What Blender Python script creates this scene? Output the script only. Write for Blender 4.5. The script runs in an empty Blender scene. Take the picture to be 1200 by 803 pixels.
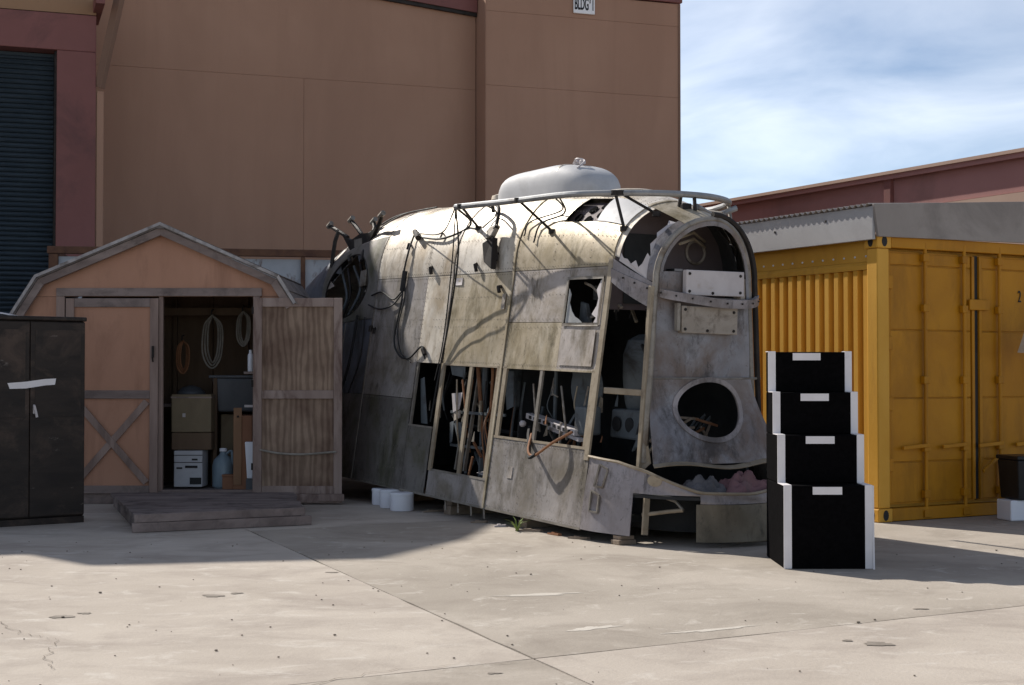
import bpy, math, random
from mathutils import Vector, Matrix
random.seed(7)
SC = bpy.context.scene
COL = SC.collection
R = math.radians

# ---------------------------------------------------------------- camera
cam_d = bpy.data.cameras.new('camera'); cam = bpy.data.objects.new('camera', cam_d); COL.objects.link(cam)
cam.location = (0, 0, 1.31); cam.rotation_euler = (R(90 + 1.306), 0, 0)
cam_d.sensor_width = 36; cam_d.lens = 51.99; cam_d.clip_end = 2000; cam_d.clip_start = .1
SC.camera = cam

# ---------------------------------------------------------------- light
SUN_EL = R(38.5); SAZ = Vector((-.675, .738)).normalized()
SUN = Vector((SAZ.x * math.cos(SUN_EL), SAZ.y * math.cos(SUN_EL), math.sin(SUN_EL)))
sd = bpy.data.lights.new('sun', 'SUN'); sd.energy = 5.0; sd.angle = R(.53); sd.color = (1, .95, .87)
so = bpy.data.objects.new('sun', sd); COL.objects.link(so); so.rotation_euler = SUN.to_track_quat('Z', 'Y').to_euler()
so.location = (-20, 30, 40)
CLOUD_GAIN = 1.75
W = bpy.data.worlds.new('World'); SC.world = W; W.use_nodes = True
nt = W.node_tree; N = nt.nodes; L = nt.links; N.clear()
wo = N.new('ShaderNodeOutputWorld'); bg = N.new('ShaderNodeBackground'); bg.inputs[1].default_value = .102
sky = N.new('ShaderNodeTexSky'); sky.sky_type = 'NISHITA'; sky.sun_disc = False
sky.sun_elevation = SUN_EL; sky.sun_rotation = math.atan2(SAZ.x, SAZ.y); sky.altitude = 10; sky.air_density = .7; sky.dust_density = .25; sky.ozone_density = 1.0
# thin high cloud: projected on a plane overhead, so it streams to the horizon as real cirrus does
tc = N.new('ShaderNodeTexCoord'); sx = N.new('ShaderNodeSeparateXYZ'); L.new(tc.outputs['Generated'], sx.inputs[0])
def wm(op, a, b=None):
    n = N.new('ShaderNodeMath'); n.operation = op
    for i, k in enumerate((a, b)):
        if k is None: continue
        if isinstance(k, (int, float)): n.inputs[i].default_value = k
        else: L.new(k, n.inputs[i])
    return n.outputs[0]
zz = wm('ADD', wm('MAXIMUM', sx.outputs[2], 0), .10)
cb = N.new('ShaderNodeCombineXYZ'); L.new(wm('DIVIDE', sx.outputs[0], zz), cb.inputs[0]); L.new(wm('DIVIDE', sx.outputs[1], zz), cb.inputs[1])
mp = N.new('ShaderNodeMapping'); L.new(cb.outputs[0], mp.inputs[0]); mp.inputs['Location'].default_value = (3.1, 1.7, 0); mp.inputs['Scale'].default_value = (1.3, 1.0, 1); mp.inputs['Rotation'].default_value = (0, 0, R(24))
n1 = N.new('ShaderNodeTexNoise'); n1.inputs['Scale'].default_value = 1.1; n1.inputs['Detail'].default_value = 9; n1.inputs['Roughness'].default_value = .52; n1.inputs['Distortion'].default_value = .5
L.new(mp.outputs[0], n1.inputs['Vector'])
cr = N.new('ShaderNodeValToRGB'); cr.color_ramp.elements[0].position = .25; cr.color_ramp.elements[1].position = .72
L.new(n1.outputs[0], cr.inputs[0])
# cloud = the sky behind it, brightened and drained of colour
hs_ = N.new('ShaderNodeHueSaturation'); hs_.inputs['Saturation'].default_value = .35; hs_.inputs['Value'].default_value = CLOUD_GAIN; L.new(sky.outputs[0], hs_.inputs['Color'])
mx = N.new('ShaderNodeMixRGB'); L.new(wm('MULTIPLY', cr.outputs[0], wm('MINIMUM', wm('MULTIPLY', wm('MAXIMUM', wm('SUBTRACT', sx.outputs[2], .04), 0), 7.0), .95)), mx.inputs[0]); L.new(sky.outputs[0], mx.inputs[1]); L.new(hs_.outputs[0], mx.inputs[2])
L.new(mx.outputs[0], bg.inputs[0]); L.new(bg.outputs[0], wo.inputs[0])
vs = SC.view_settings; vs.view_transform = 'Standard'; vs.look = 'None'; vs.gamma = 1; vs.use_curve_mapping = False; vs.exposure = 0.18

# ---------------------------------------------------------------- materials
MATS = {}
def pm(name, c1, c2, scale=3, rough=.7, metal=0, bump=.15, bscale=60, stretch=(1, 1, 1), stain=None, sscale=1.5, spos=(.52, .68), sstretch=(1, 1, 1), spec=.3, pos=(.35, .65), stain2=None, s2scale=4, s2pos=(.58, .7), s2stretch=(1, 1, 1), rvar=.12, rnd=True):
    """Layered procedural paint: two-tone noise, up to two stain layers with their own shape, fine bump."""
    m = bpy.data.materials.new(name); m.use_nodes = True; t = m.node_tree; n = t.nodes; l = t.links
    b = n['Principled BSDF']; b.inputs['Metallic'].default_value = metal
    b.inputs['Specular IOR Level'].default_value = spec
    co = n.new('ShaderNodeTexCoord'); src = co.outputs['Object']
    if rnd:
        oi = n.new('ShaderNodeObjectInfo'); mu = n.new('ShaderNodeVectorMath'); mu.operation = 'SCALE'; mu.inputs[0].default_value = (13.1, 7.7, 5.3)
        l.new(oi.outputs['Random'], mu.inputs['Scale']); ad = n.new('ShaderNodeVectorMath'); l.new(src, ad.inputs[0]); l.new(mu.outputs[0], ad.inputs[1]); src = ad.outputs[0]
    def noise(sc, st, det=6, ro=.6, dist=.3):
        q = n.new('ShaderNodeMapping'); q.inputs['Scale'].default_value = st; l.new(src, q.inputs[0])
        z = n.new('ShaderNodeTexNoise'); z.inputs['Scale'].default_value = sc; z.inputs['Detail'].default_value = det; z.inputs['Roughness'].default_value = ro; z.inputs['Distortion'].default_value = dist
        l.new(q.outputs[0], z.inputs['Vector']); return z.outputs[0]
    def ramp(src_, p, a, c):
        r = n.new('ShaderNodeValToRGB'); e = r.color_ramp.elements; e[0].position, e[1].position = p; e[0].color = (*a, 1); e[1].color = (*c, 1); l.new(src_, r.inputs[0]); return r.outputs[0]
    base = ramp(noise(scale, stretch), pos, c1, c2)
    for st, ss, sp, sst in ((stain, sscale, spos, sstretch), (stain2, s2scale, s2pos, s2stretch)):
        if st is None: continue
        f = ramp(noise(ss, sst, 8, .68, .6), sp, (0, 0, 0), (1, 1, 1))
        q = n.new('ShaderNodeMixRGB'); l.new(f, q.inputs[0]); l.new(base, q.inputs[1]); q.inputs[2].default_value = (*st, 1); base = q.outputs[0]
    l.new(base, b.inputs['Base Color'])
    fine = noise(bscale, stretch if max(stretch) / min(stretch) > 3 else (1, 1, 1), 4, .6, 0)
    mr = n.new('ShaderNodeMapRange'); mr.inputs[3].default_value = max(.05, rough - rvar); mr.inputs[4].default_value = min(1, rough + rvar); l.new(fine, mr.inputs[0]); l.new(mr.outputs[0], b.inputs['Roughness'])
    bp = n.new('ShaderNodeBump'); bp.inputs['Strength'].default_value = bump; bp.inputs['Distance'].default_value = .01; l.new(fine, bp.inputs['Height']); l.new(bp.outputs[0], b.inputs['Normal'])
    MATS[name] = m; return m

M = MATS
pm('concrete', (.415, .36, .305), (.51, .45, .385), .5, .92, 0, .35, 40, stain=(.33, .28, .24), sscale=1.3, spos=(.46, .72), sstretch=(.9, 1.2, 1), stain2=(.56, .51, .45), s2scale=4, s2pos=(.55, .72), s2stretch=(.8, 1.3, 1), rnd=False, spec=.15)
pm('concrete_warm', (.355, .31, .26), (.455, .40, .34), .6, .92, 0, .35, 40, stain=(.28, .24, .20), sscale=1.1, spos=(.46, .72), stain2=(.53, .48, .42), s2scale=4, s2pos=(.57, .72), rnd=False, spec=.15)
pm('concrete_pale', (.50, .455, .395), (.57, .52, .455), 3, .95, 0, .3, 60, spec=.1)
pm('joint_filler', (.14, .115, .09), (.22, .18, .14), 6, .95, 0, .3)
pm('oil_stain', (.19, .16, .13), (.29, .25, .21), 9, .8, 0, .1)
pm('plaster_tan', (.38, .225, .155), (.425, .258, .18), .35, .9, 0, .25, 90, stain=(.355, .21, .145), sscale=.8, spos=(.45, .75), sstretch=(1.6, 1, .25), rnd=False, spec=.15)
pm('strut_paint', (.20, .12, .085), (.24, .145, .10), .8, .8, 0, .1)
pm('plaster_upper', (.32, .19, .11), (.35, .21, .125), .5, .9, 0, .2)
pm('red_paint', (.19, .075, .065), (.225, .09, .08), .8, .6, 0, .08, 40, stain=(.14, .06, .055), sscale=1.2)
pm('rose_paint', (.36, .175, .16), (.41, .205, .185), .5, .7, 0, .1, 40, stain=(.30, .155, .14), sscale=.4)
pm('tan_band', (.46, .31, .24), (.5, .35, .27), .6, .8, 0, .1)
pm('shutter', (.035, .05, .065), (.05, .068, .085), 2, .45, .3, .06)
pm('weathered_wood', (.22, .155, .13), (.36, .265, .225), 5, .9, 0, .5, 26, stretch=(1, 1, .12), stain=(.14, .10, .085), sscale=5, spos=(.55, .75), sstretch=(1, 1, .2), spec=.1)
pm('weathered_wood_flat', (.19, .145, .13), (.31, .245, .22), 5, .9, 0, .5, 26, stretch=(.12, 1, 1), stain=(.12, .095, .085), sscale=4, spos=(.5, .75), spec=.1)
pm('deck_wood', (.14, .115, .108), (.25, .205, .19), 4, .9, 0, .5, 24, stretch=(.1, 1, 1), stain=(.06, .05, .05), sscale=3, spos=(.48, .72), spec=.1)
pm('shed_paint', (.43, .225, .145), (.49, .265, .175), 1.4, .75, 0, .12, 50, stretch=(1, 1, .5), stain=(.33, .17, .11), sscale=2.5, spos=(.5, .72), sstretch=(1, 1, .25))
pm('plywood_rough', (.27, .135, .075), (.42, .24, .145), 2.6, .8, 0, .2, 40, stretch=(2.2, 1, .22), stain=(.10, .05, .03), sscale=7, spos=(.46, .66), sstretch=(2.6, 1, .10), pos=(.3, .7))
pm('pink_wood', (.235, .17, .145), (.35, .27, .235), 5, .85, 0, .4, 30, stretch=(1, 1, .14), stain=(.13, .08, .065), sscale=5, spos=(.50, .68), sstretch=(1, 1, .3))
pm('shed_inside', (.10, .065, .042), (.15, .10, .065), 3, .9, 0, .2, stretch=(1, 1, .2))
pm('shingle', (.16, .135, .125), (.27, .235, .22), 9, .95, 0, .6, 70)
pm('cabinet_paint', (.018, .013, .011), (.034, .024, .019), 4, .55, .1, .12, 50, stretch=(.5, .5, 2), stain=(.075, .05, .038), sscale=2.6, spos=(.50, .70), sstretch=(1, 1, 1.2), stain2=(.17, .14, .125), s2scale=6, s2pos=(.64, .72), s2stretch=(.7, 1, 2.2))
pm('yellow_paint', (.58, .29, .03), (.66, .35, .05), 1.2, .55, 0, .1, 40, stain=(.46, .22, .03), sscale=1.6, spos=(.55, .75), sstretch=(1, 1, .35), stain2=(.14, .065, .022), s2scale=7, s2pos=(.70, .78), s2stretch=(1, 1, .5))
pm('yellow_door_shade', (.40, .165, .003), (.48, .21, .005), 1.6, .55, 0, .1, 40, stain=(.26, .108, .003), sscale=2, spos=(.5, .75), sstretch=(1, 1, .3), stain2=(.12, .06, .025), s2scale=8, s2pos=(.68, .77), s2stretch=(1.4, 1, .3))  # the container's yellow again, darkened: shade on the doors is put into colour
pm('rub_grime', (.16, .085, .02), (.24, .115, .012), 9, .7, 0, .1)
pm('galvanised', (.36, .35, .35), (.45, .44, .44), 1.1, .5, .25, .05, 30, stain=(.29, .275, .27), sscale=1.1, spos=(.5, .75))
pm('fascia_brown', (.25, .22, .20), (.31, .275, .25), 1, .6, .1, .06, 30, stain=(.20, .175, .16), sscale=.9)
pm('white_rust', (.40, .41, .43), (.50, .51, .53), 2, .6, 0, .1, 40, stain=(.15, .085, .06), sscale=2.3, spos=(.56, .64), sstretch=(1, 1, .5))
pm('rust', (.10, .05, .035), (.17, .085, .05), 6, .9, 0, .3, 50, stain=(.36, .34, .33), sscale=4, spos=(.66, .7))
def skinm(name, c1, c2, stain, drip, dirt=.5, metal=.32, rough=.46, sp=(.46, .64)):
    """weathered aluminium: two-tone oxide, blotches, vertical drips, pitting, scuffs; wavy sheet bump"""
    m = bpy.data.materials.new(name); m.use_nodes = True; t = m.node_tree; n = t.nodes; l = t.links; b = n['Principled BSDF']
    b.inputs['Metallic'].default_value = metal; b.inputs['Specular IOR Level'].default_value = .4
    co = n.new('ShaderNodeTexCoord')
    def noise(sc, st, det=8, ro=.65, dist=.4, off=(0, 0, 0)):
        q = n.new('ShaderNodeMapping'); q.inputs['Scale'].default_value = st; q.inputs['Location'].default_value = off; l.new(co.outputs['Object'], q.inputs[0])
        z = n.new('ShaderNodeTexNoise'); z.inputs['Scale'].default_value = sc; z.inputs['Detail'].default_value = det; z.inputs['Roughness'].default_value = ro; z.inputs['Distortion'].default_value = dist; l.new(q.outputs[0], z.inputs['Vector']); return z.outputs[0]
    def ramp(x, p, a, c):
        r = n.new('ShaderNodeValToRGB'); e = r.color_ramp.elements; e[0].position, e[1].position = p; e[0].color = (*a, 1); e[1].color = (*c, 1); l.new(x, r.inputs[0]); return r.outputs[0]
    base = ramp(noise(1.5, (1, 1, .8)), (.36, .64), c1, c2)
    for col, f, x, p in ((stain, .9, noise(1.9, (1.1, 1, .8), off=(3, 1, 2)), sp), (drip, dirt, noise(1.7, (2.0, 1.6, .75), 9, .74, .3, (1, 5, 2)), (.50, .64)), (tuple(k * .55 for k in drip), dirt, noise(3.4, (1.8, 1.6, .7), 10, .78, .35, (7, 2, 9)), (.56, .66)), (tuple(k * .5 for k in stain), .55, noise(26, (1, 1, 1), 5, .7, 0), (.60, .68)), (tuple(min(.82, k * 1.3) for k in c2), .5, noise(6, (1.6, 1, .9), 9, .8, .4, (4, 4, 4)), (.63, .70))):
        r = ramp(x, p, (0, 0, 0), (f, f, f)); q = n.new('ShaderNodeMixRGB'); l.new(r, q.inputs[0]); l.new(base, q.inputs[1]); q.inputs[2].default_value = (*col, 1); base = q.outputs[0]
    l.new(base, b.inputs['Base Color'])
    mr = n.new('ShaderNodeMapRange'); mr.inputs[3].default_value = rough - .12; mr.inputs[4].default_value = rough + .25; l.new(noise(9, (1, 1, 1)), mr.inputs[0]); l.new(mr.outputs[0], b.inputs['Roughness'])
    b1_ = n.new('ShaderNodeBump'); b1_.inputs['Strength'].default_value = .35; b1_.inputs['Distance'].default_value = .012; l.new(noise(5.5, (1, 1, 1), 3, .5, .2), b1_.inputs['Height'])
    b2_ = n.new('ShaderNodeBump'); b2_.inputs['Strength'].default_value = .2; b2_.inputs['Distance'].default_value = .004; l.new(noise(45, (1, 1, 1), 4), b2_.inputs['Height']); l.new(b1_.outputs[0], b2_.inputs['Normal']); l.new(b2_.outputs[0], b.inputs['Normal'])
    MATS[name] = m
skinm('skin_cream', (.58, .51, .415), (.74, .68, .60), (.40, .315, .215), (.20, .15, .09), .65, sp=(.47, .66))
skinm('skin_tan', (.43, .355, .25), (.56, .49, .385), (.28, .22, .125), (.17, .135, .07), .8)
skinm('skin_grey', (.40, .35, .31), (.52, .465, .43), (.26, .21, .145), (.15, .12, .075), .75)
skinm('skin_low', (.30, .27, .255), (.40, .365, .345), (.205, .175, .135), (.10, .085, .06), .75)
skinm('skin_mossy_shade', (.155, .14, .13), (.22, .205, .19), (.095, .092, .052), (.045, .042, .03), .8)  # algae-stained skin, darkened further to paint in the shade on it
skinm('skin_shaded', (.115, .125, .15), (.18, .19, .22), (.08, .078, .065), (.045, .045, .045), .7)  # darker blue-grey copy of the skin; the tail's shade is painted in
skinm('skin_blue', (.185, .18, .195), (.30, .295, .315), (.16, .12, .10), (.05, .042, .04), .85, sp=(.42, .58))
skinm('skin_lilac', (.28, .25, .255), (.39, .355, .36), (.19, .16, .15), (.08, .068, .06), .7)
skinm('skin_olive', (.17, .14, .10), (.24, .20, .145), (.11, .09, .06), (.06, .05, .035), .7, metal=.1)
pm('silver', (.46, .455, .46), (.57, .565, .57), 2.2, .66, .08, .12, 10, stain=(.43, .42, .42), sscale=2.6, rnd=False)
pm('plate_white', (.48, .435, .43), (.58, .535, .53), 3, .6, .1, .08, 40, stain=(.38, .31, .25), sscale=4, spos=(.62, .76))
pm('plate_tan', (.31, .265, .22), (.40, .35, .30), 3, .6, .1, .1, 40, stain=(.16, .125, .095), sscale=5, spos=(.5, .66))
pm('frame_metal', (.20, .18, .155), (.31, .28, .245), 5, .5, .4, .15, 40, stain=(.15, .115, .085), sscale=6, spos=(.5, .7))
pm('frame_tan', (.28, .225, .16), (.37, .31, .23), 5, .55, .2, .15, 40, stain=(.18, .135, .09), sscale=6, spos=(.52, .72))
pm('dark_iron', (.022, .019, .018), (.045, .038, .034), 8, .6, .5, .2, 60)
pm('pipe_metal', (.26, .265, .27), (.36, .36, .36), 5, .5, .5, .1, 40, stain=(.13, .095, .075), sscale=7, spos=(.55, .7))
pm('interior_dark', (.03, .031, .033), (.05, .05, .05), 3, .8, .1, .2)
pm('interior_grey', (.10, .115, .125), (.15, .165, .175), 3, .6, .2, .1, stain=(.06, .055, .05), sscale=4)
pm('interior_mauve', (.12, .095, .095), (.165, .13, .13), 2, .7, .1, .1)
pm('rust_pipe', (.22, .095, .045), (.31, .15, .075), 8, .7, .2, .2)
pm('white_paint', (.66, .65, .64), (.74, .73, .72), 4, .5, 0, .05, stain=(.5, .47, .44), sscale=6, spos=(.62, .8))
pm('rubber', (.012, .012, .013), (.022, .022, .023), 8, .6, 0, .15)
pm('black_carpet', (.0035, .0032, .0035), (.0055, .005, .0055), 30, .97, 0, .4, 240, spec=.02)
pm('white_tape', (.72, .68, .68), (.80, .76, .76), 5, .6, 0, .05, stain=(.55, .5, .48), sscale=7, spos=(.62, .8))
pm('white_plastic', (.72, .73, .78), (.78, .79, .84), 3, .35, 0, .03)
pm('box_white', (.42, .42, .44), (.50, .50, .52), 4, .5, 0, .05)
pm('black_plastic', (.010, .010, .012), (.018, .018, .02), 4, .4, 0, .05)
pm('cardboard', (.20, .11, .06), (.25, .14, .08), 3, .85, 0, .1)
pm('olive_box', (.17, .13, .08), (.22, .17, .105), 3, .7, 0, .1, stain=(.16, .12, .075), sscale=3)
pm('orange_box', (.19, .085, .045), (.24, .11, .06), 3, .7, 0, .1)
pm('jug_blue', (.16, .21, .25), (.20, .26, .30), 3, .35, 0, .05)
pm('grey_tub', (.07, .075, .085), (.10, .105, .115), 3, .5, 0, .05)
pm('rope', (.22, .20, .17), (.32, .29, .25), 9, .9, 0, .4, 90)
pm('pink_rag', (.17, .09, .095), (.27, .145, .15), 7, .9, 0, .3, 50, stain=(.2, .13, .13), sscale=6)
pm('grey_rag', (.10, .095, .10), (.17, .16, .165), 7, .9, 0, .3, 50)
pm('drip_metal', (.30, .275, .27), (.46, .43, .42), 9, .8, .1, .2, 40, stain=(.17, .15, .14), sscale=6, spos=(.5, .66))
pm('tarp', (.030, .036, .048), (.046, .053, .066), 2, .6, 0, .15, 12)
pm('canvas', (.34, .26, .19), (.43, .34, .26), 5, .9, 0, .3, 60, stain=(.36, .22, .16), sscale=5, spos=(.58, .75))
pm('sign_white', (.84, .84, .85), (.88, .88, .89), 3, .5, 0, .03)
pm('sign_black', (.015, .015, .018), (.022, .022, .024), 3, .6, 0, .03)
pm('red_label', (.42, .06, .06), (.5, .08, .08), 3, .6, 0, .03)
pm('grass_blade', (.16, .22, .06), (.26, .33, .09), 9, .7, 0, .05)
pm('debris_wood', (.20, .15, .11), (.32, .25, .19), 9, .9, 0, .3)
pm('glass_dirty', (.30, .31, .31), (.42, .42, .41), 6, .25, 0, .05, spec=.6)

# bare plywood: cathedral grain from distorted bands
m = bpy.data.materials.new('plywood'); m.use_nodes = True; t = m.node_tree; n = t.nodes; l = t.links; b = n['Principled BSDF']; b.inputs['Roughness'].default_value = .8; b.inputs['Specular IOR Level'].default_value = .15
co = n.new('ShaderNodeTexCoord'); q = n.new('ShaderNodeMapping'); q.inputs['Scale'].default_value = (1, 1, .16); q.inputs['Location'].default_value = (.3, 0, .1); l.new(co.outputs['Object'], q.inputs[0])
wv = n.new('ShaderNodeTexWave'); wv.bands_direction = 'X'; wv.inputs['Scale'].default_value = 5; wv.inputs['Distortion'].default_value = 9; wv.inputs['Detail'].default_value = 4; wv.inputs['Detail Scale'].default_value = 1.4; wv.inputs['Detail Roughness'].default_value = .6; l.new(q.outputs[0], wv.inputs[0])
rp_ = n.new('ShaderNodeValToRGB'); e = rp_.color_ramp.elements; e[0].position = .12; e[0].color = (.235, .165, .12, 1); e[1].position = .8; e[1].color = (.34, .245, .18, 1); l.new(wv.outputs[0], rp_.inputs[0])
nz = n.new('ShaderNodeTexNoise'); nz.inputs['Scale'].default_value = 3; nz.inputs['Detail'].default_value = 6; l.new(co.outputs['Object'], nz.inputs[0])
r2 = n.new('ShaderNodeValToRGB'); e = r2.color_ramp.elements; e[0].position = .35; e[0].color = (.55, .5, .5, 1); e[1].position = .65; e[1].color = (1, 1, 1, 1); l.new(nz.outputs[0], r2.inputs[0])
mm = n.new('ShaderNodeMixRGB'); mm.blend_type = 'MULTIPLY'; mm.inputs[0].default_value = 1; l.new(rp_.outputs[0], mm.inputs[1]); l.new(r2.outputs[0], mm.inputs[2]); l.new(mm.outputs[0], b.inputs['Base Color'])
MATS['plywood'] = m
# ---------------------------------------------------------------- mesh helpers
def V(*a): return Vector(a)
def frame_of(d, up=(0, 0, 1)):
    d = Vector(d).normalized(); up = Vector(up)
    if abs(d.dot(up)) > .98: up = Vector((0, 1, 0)) if abs(d.y) < .9 else Vector((1, 0, 0))
    s = d.cross(up).normalized(); return d, s, s.cross(d).normalized()
class MB:
    def __init__(s): s.v = []; s.f = []
    def add(s, vs_, fs):
        o = len(s.v); s.v += [tuple(x) for x in vs_]; s.f += [tuple(i + o for i in f) for f in fs]; return s
    def hexa(s, a):   # 8 corners: bottom loop of 4, top loop of 4
        return s.add(a, [(3, 2, 1, 0), (4, 5, 6, 7), (0, 1, 5, 4), (1, 2, 6, 5), (2, 3, 7, 6), (3, 0, 4, 7)])
    def box(s, x0, x1, y0, y1, z0, z1):
        return s.hexa([(x0, y0, z0), (x1, y0, z0), (x1, y1, z0), (x0, y1, z0), (x0, y0, z1), (x1, y0, z1), (x1, y1, z1), (x0, y1, z1)])
    def bar(s, p0, p1, w, h, up=(0, 0, 1)):
        p0, p1 = Vector(p0), Vector(p1); d, a, b = frame_of(p1 - p0, up); a = a * w / 2; b = b * h / 2
        return s.hexa([p0 - a - b, p0 + a - b, p0 + a + b, p0 - a + b, p1 - a - b, p1 + a - b, p1 + a + b, p1 - a + b])
    def tube(s, pts, r, n=8):
        pts = [Vector(p) for p in pts]; k = len(pts); rings = []
        d0 = (pts[1] - pts[0]).normalized(); _, a, b = frame_of(d0)
        for i, p in enumerate(pts):
            d = (pts[min(i + 1, k - 1)] - pts[max(i - 1, 0)]).normalized()
            a = (a - d * a.dot(d)).normalized(); b = d.cross(a)
            rr = r[i] if isinstance(r, (list, tuple)) else r
            rings.append([p + (a * math.cos(2 * math.pi * j / n) + b * math.sin(2 * math.pi * j / n)) * rr for j in range(n)])
        fs = [(i * n + j, i * n + (j + 1) % n, (i + 1) * n + (j + 1) % n, (i + 1) * n + j) for i in range(k - 1) for j in range(n)]
        fs += [tuple(reversed(range(n))), tuple((k - 1) * n + j for j in range(n))]
        return s.add([p for q in rings for p in q], fs)
    def lathe(s, prof, c=(0, 0, 0), n=20):   # prof: (radius, z)
        c = Vector(c); vs_ = [(c.x + r * math.cos(2 * math.pi * j / n), c.y + r * math.sin(2 * math.pi * j / n), c.z + z) for r, z in prof for j in range(n)]
        k = len(prof); fs = [(i * n + j, i * n + (j + 1) % n, (i + 1) * n + (j + 1) % n, (i + 1) * n + j) for i in range(k - 1) for j in range(n)]
        fs += [tuple(reversed(range(n))), tuple((k - 1) * n + j for j in range(n))]
        return s.add(vs_, fs)
    def prism(s, poly, f0, f1):   # poly of 2-D points, f0/f1 map a 2-D point to the front/back 3-D point
        n = len(poly); return s.add([f0(p) for p in poly] + [f1(p) for p in poly], [tuple(range(n)), tuple(reversed(range(n, 2 * n)))] + [(i, i + n, (i + 1) % n + n, (i + 1) % n) for i in range(n)])
    def grid(s, fn, nu, nv):
        return s.add([fn(i / nu, j / nv) for i in range(nu + 1) for j in range(nv + 1)], [(i * (nv + 1) + j, (i + 1) * (nv + 1) + j, (i + 1) * (nv + 1) + j + 1, i * (nv + 1) + j + 1) for i in range(nu) for j in range(nv)])
    def loops(s, L_):   # skin a stack of closed loops, sharing the vertices between them
        n = len(L_[0]); return s.add([p for l in L_ for p in l], [(i * n + j, i * n + (j + 1) % n, (i + 1) * n + (j + 1) % n, (i + 1) * n + j) for i in range(len(L_) - 1) for j in range(n)])
    def ring(s, inner, outer):   # flat sheet between two loops of equal length
        n = len(inner); return s.add(list(inner) + list(outer), [(i, (i + 1) % n, n + (i + 1) % n, n + i) for i in range(n)])
    def build(s, name, m, parent=None, smooth=False, bevel=0, solid=0, sub=0, ang=35):
        me = bpy.data.meshes.new(name); me.from_pydata(s.v, [], s.f); me.validate(); me.update()
        me.materials.append(MATS[m])
        if smooth:
            for p in me.polygons: p.use_smooth = True
            if ang: me.set_sharp_from_angle(angle=R(ang))
        o = bpy.data.objects.new(name, me); COL.objects.link(o)
        if parent is not None: o.parent = parent
        if solid:
            q = o.modifiers.new('solid', 'SOLIDIFY'); q.thickness = solid; q.offset = -1
            if smooth: q2 = o.modifiers.new('split', 'EDGE_SPLIT'); q2.split_angle = R(50)
        if sub:
            q = o.modifiers.new('sub', 'SUBSURF'); q.levels = sub; q.render_levels = sub
        if bevel:
            q = o.modifiers.new('bevel', 'BEVEL'); q.width = bevel; q.segments = 2; q.limit_method = 'ANGLE'
        return o
def tag(o, label=None, cat=None, group=None, kind=None):
    for k, v in (('label', label), ('category', cat), ('group', group), ('kind', kind)):
        if v: o[k] = v
    return o
def empty(name, loc, label, cat, rz=0, group=None):
    o = bpy.data.objects.new(name, None); COL.objects.link(o); o.location = loc; o.rotation_euler = (0, 0, rz); o.empty_display_size = .2
    return tag(o, label, cat, group)
def piece(src, name, parent, loc=(0, 0, 0), rot=(0, 0, 0), scale=(1, 1, 1)):
    o = bpy.data.objects.new(name, src.data); COL.objects.link(o); o.parent = parent; o.location = loc; o.rotation_euler = rot; o.scale = scale
    for md in src.modifiers:
        q = o.modifiers.new(md.name, md.type)
        if md.type == 'BEVEL': q.width = md.width; q.segments = md.segments; q.limit_method = md.limit_method
    return o
def bez(pts, n=12):   # Catmull-Rom through points
    pts = [Vector(p) for p in pts]; out = []
    P_ = [pts[0] * 2 - pts[1]] + pts + [pts[-1] * 2 - pts[-2]]
    for i in range(1, len(P_) - 2):
        a, b, c, d = P_[i - 1:i + 3]
        for k in range(n):
            t = k / n; out.append(.5 * ((2 * b) + (c - a) * t + (2 * a - 5 * b + 4 * c - d) * t * t + (3 * b - a - 3 * c + d) * t ** 3))
    out.append(pts[-1]); return out
def lerp(a, b, t): return a + (b - a) * t
def clamp(x, a=0., b=1.): return max(a, min(b, x))
def hsh(*a):
    x = math.sin(sum((i + 1) * 12.9898 * k for i, k in enumerate(a))) * 43758.5453; return x - math.floor(x)

# ---------------------------------------------------------------- ground
g = MB().add([(-300, -300, -.035), (300, -300, -.035), (300, 300, -.035), (-300, 300, -.035)], [(0, 1, 2, 3)]).build('ground', 'concrete')
tag(g, kind='structure')
yard = bpy.data.objects.new('concrete_yard', None); COL.objects.link(yard); tag(yard, kind='structure')
P0 = V(.099, 6.892); da = V(.872, .489).normalized(); db = V(-.379, .925).normalized(); SL = 6.1; GAP = .0065
for i in range(-3, 4):
    for j in range(-2, 4):
        loop = []
        for (a, b) in ((0, 0), (1, 0), (1, 1), (0, 1)):
            q = P0 + da * ((i + a) * SL + (GAP if a == 0 else -GAP)) + db * ((j + b) * SL + (GAP if b == 0 else -GAP)); loop.append((q.x, q.y))
        # slab edges broken up a little, so that the joints wander like cast concrete
        poly = []
        for k in range(4):
            p, q = loop[k], loop[(k + 1) % 4]
            for s in range(24):
                t = s / 24; e = (hsh(i, j, k, s) - .5) * .012 if s else 0
                dx, dy = q[0] - p[0], q[1] - p[1]; ln = math.hypot(dx, dy)
                poly.append((lerp(p[0], q[0], t) - dy / ln * e, lerp(p[1], q[1], t) + dx / ln * e))
        dz = 0
        MB().prism(poly, lambda p: (p[0], p[1], dz), lambda p: (p[0], p[1], -.03)).build('concrete_slab', 'concrete_warm' if (i >= 0 and j == 0) or (i == -1 and j == -1) else 'concrete', yard)
def blob(name, m, c, rx, ry, z, sd, rot=0, n=26, rag=.35):
    mb = MB(); pts = []
    for k in range(n):
        a = 2 * math.pi * k / n; r = 1 + rag * (math.sin(a * 2 + sd) * .4 + math.sin(a * 3 + sd * 2.1) * .35 + math.sin(a * 7 + sd * 3) * .3 + (hsh(k, sd) - .5) * .6)
        x, y = rx * r * math.cos(a), ry * r * math.sin(a); pts.append((c[0] + x * math.cos(rot) - y * math.sin(rot), c[1] + x * math.sin(rot) + y * math.cos(rot), z))
    mb.add(pts, [tuple(range(n))]); return mb.build(name, m, yard)
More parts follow.
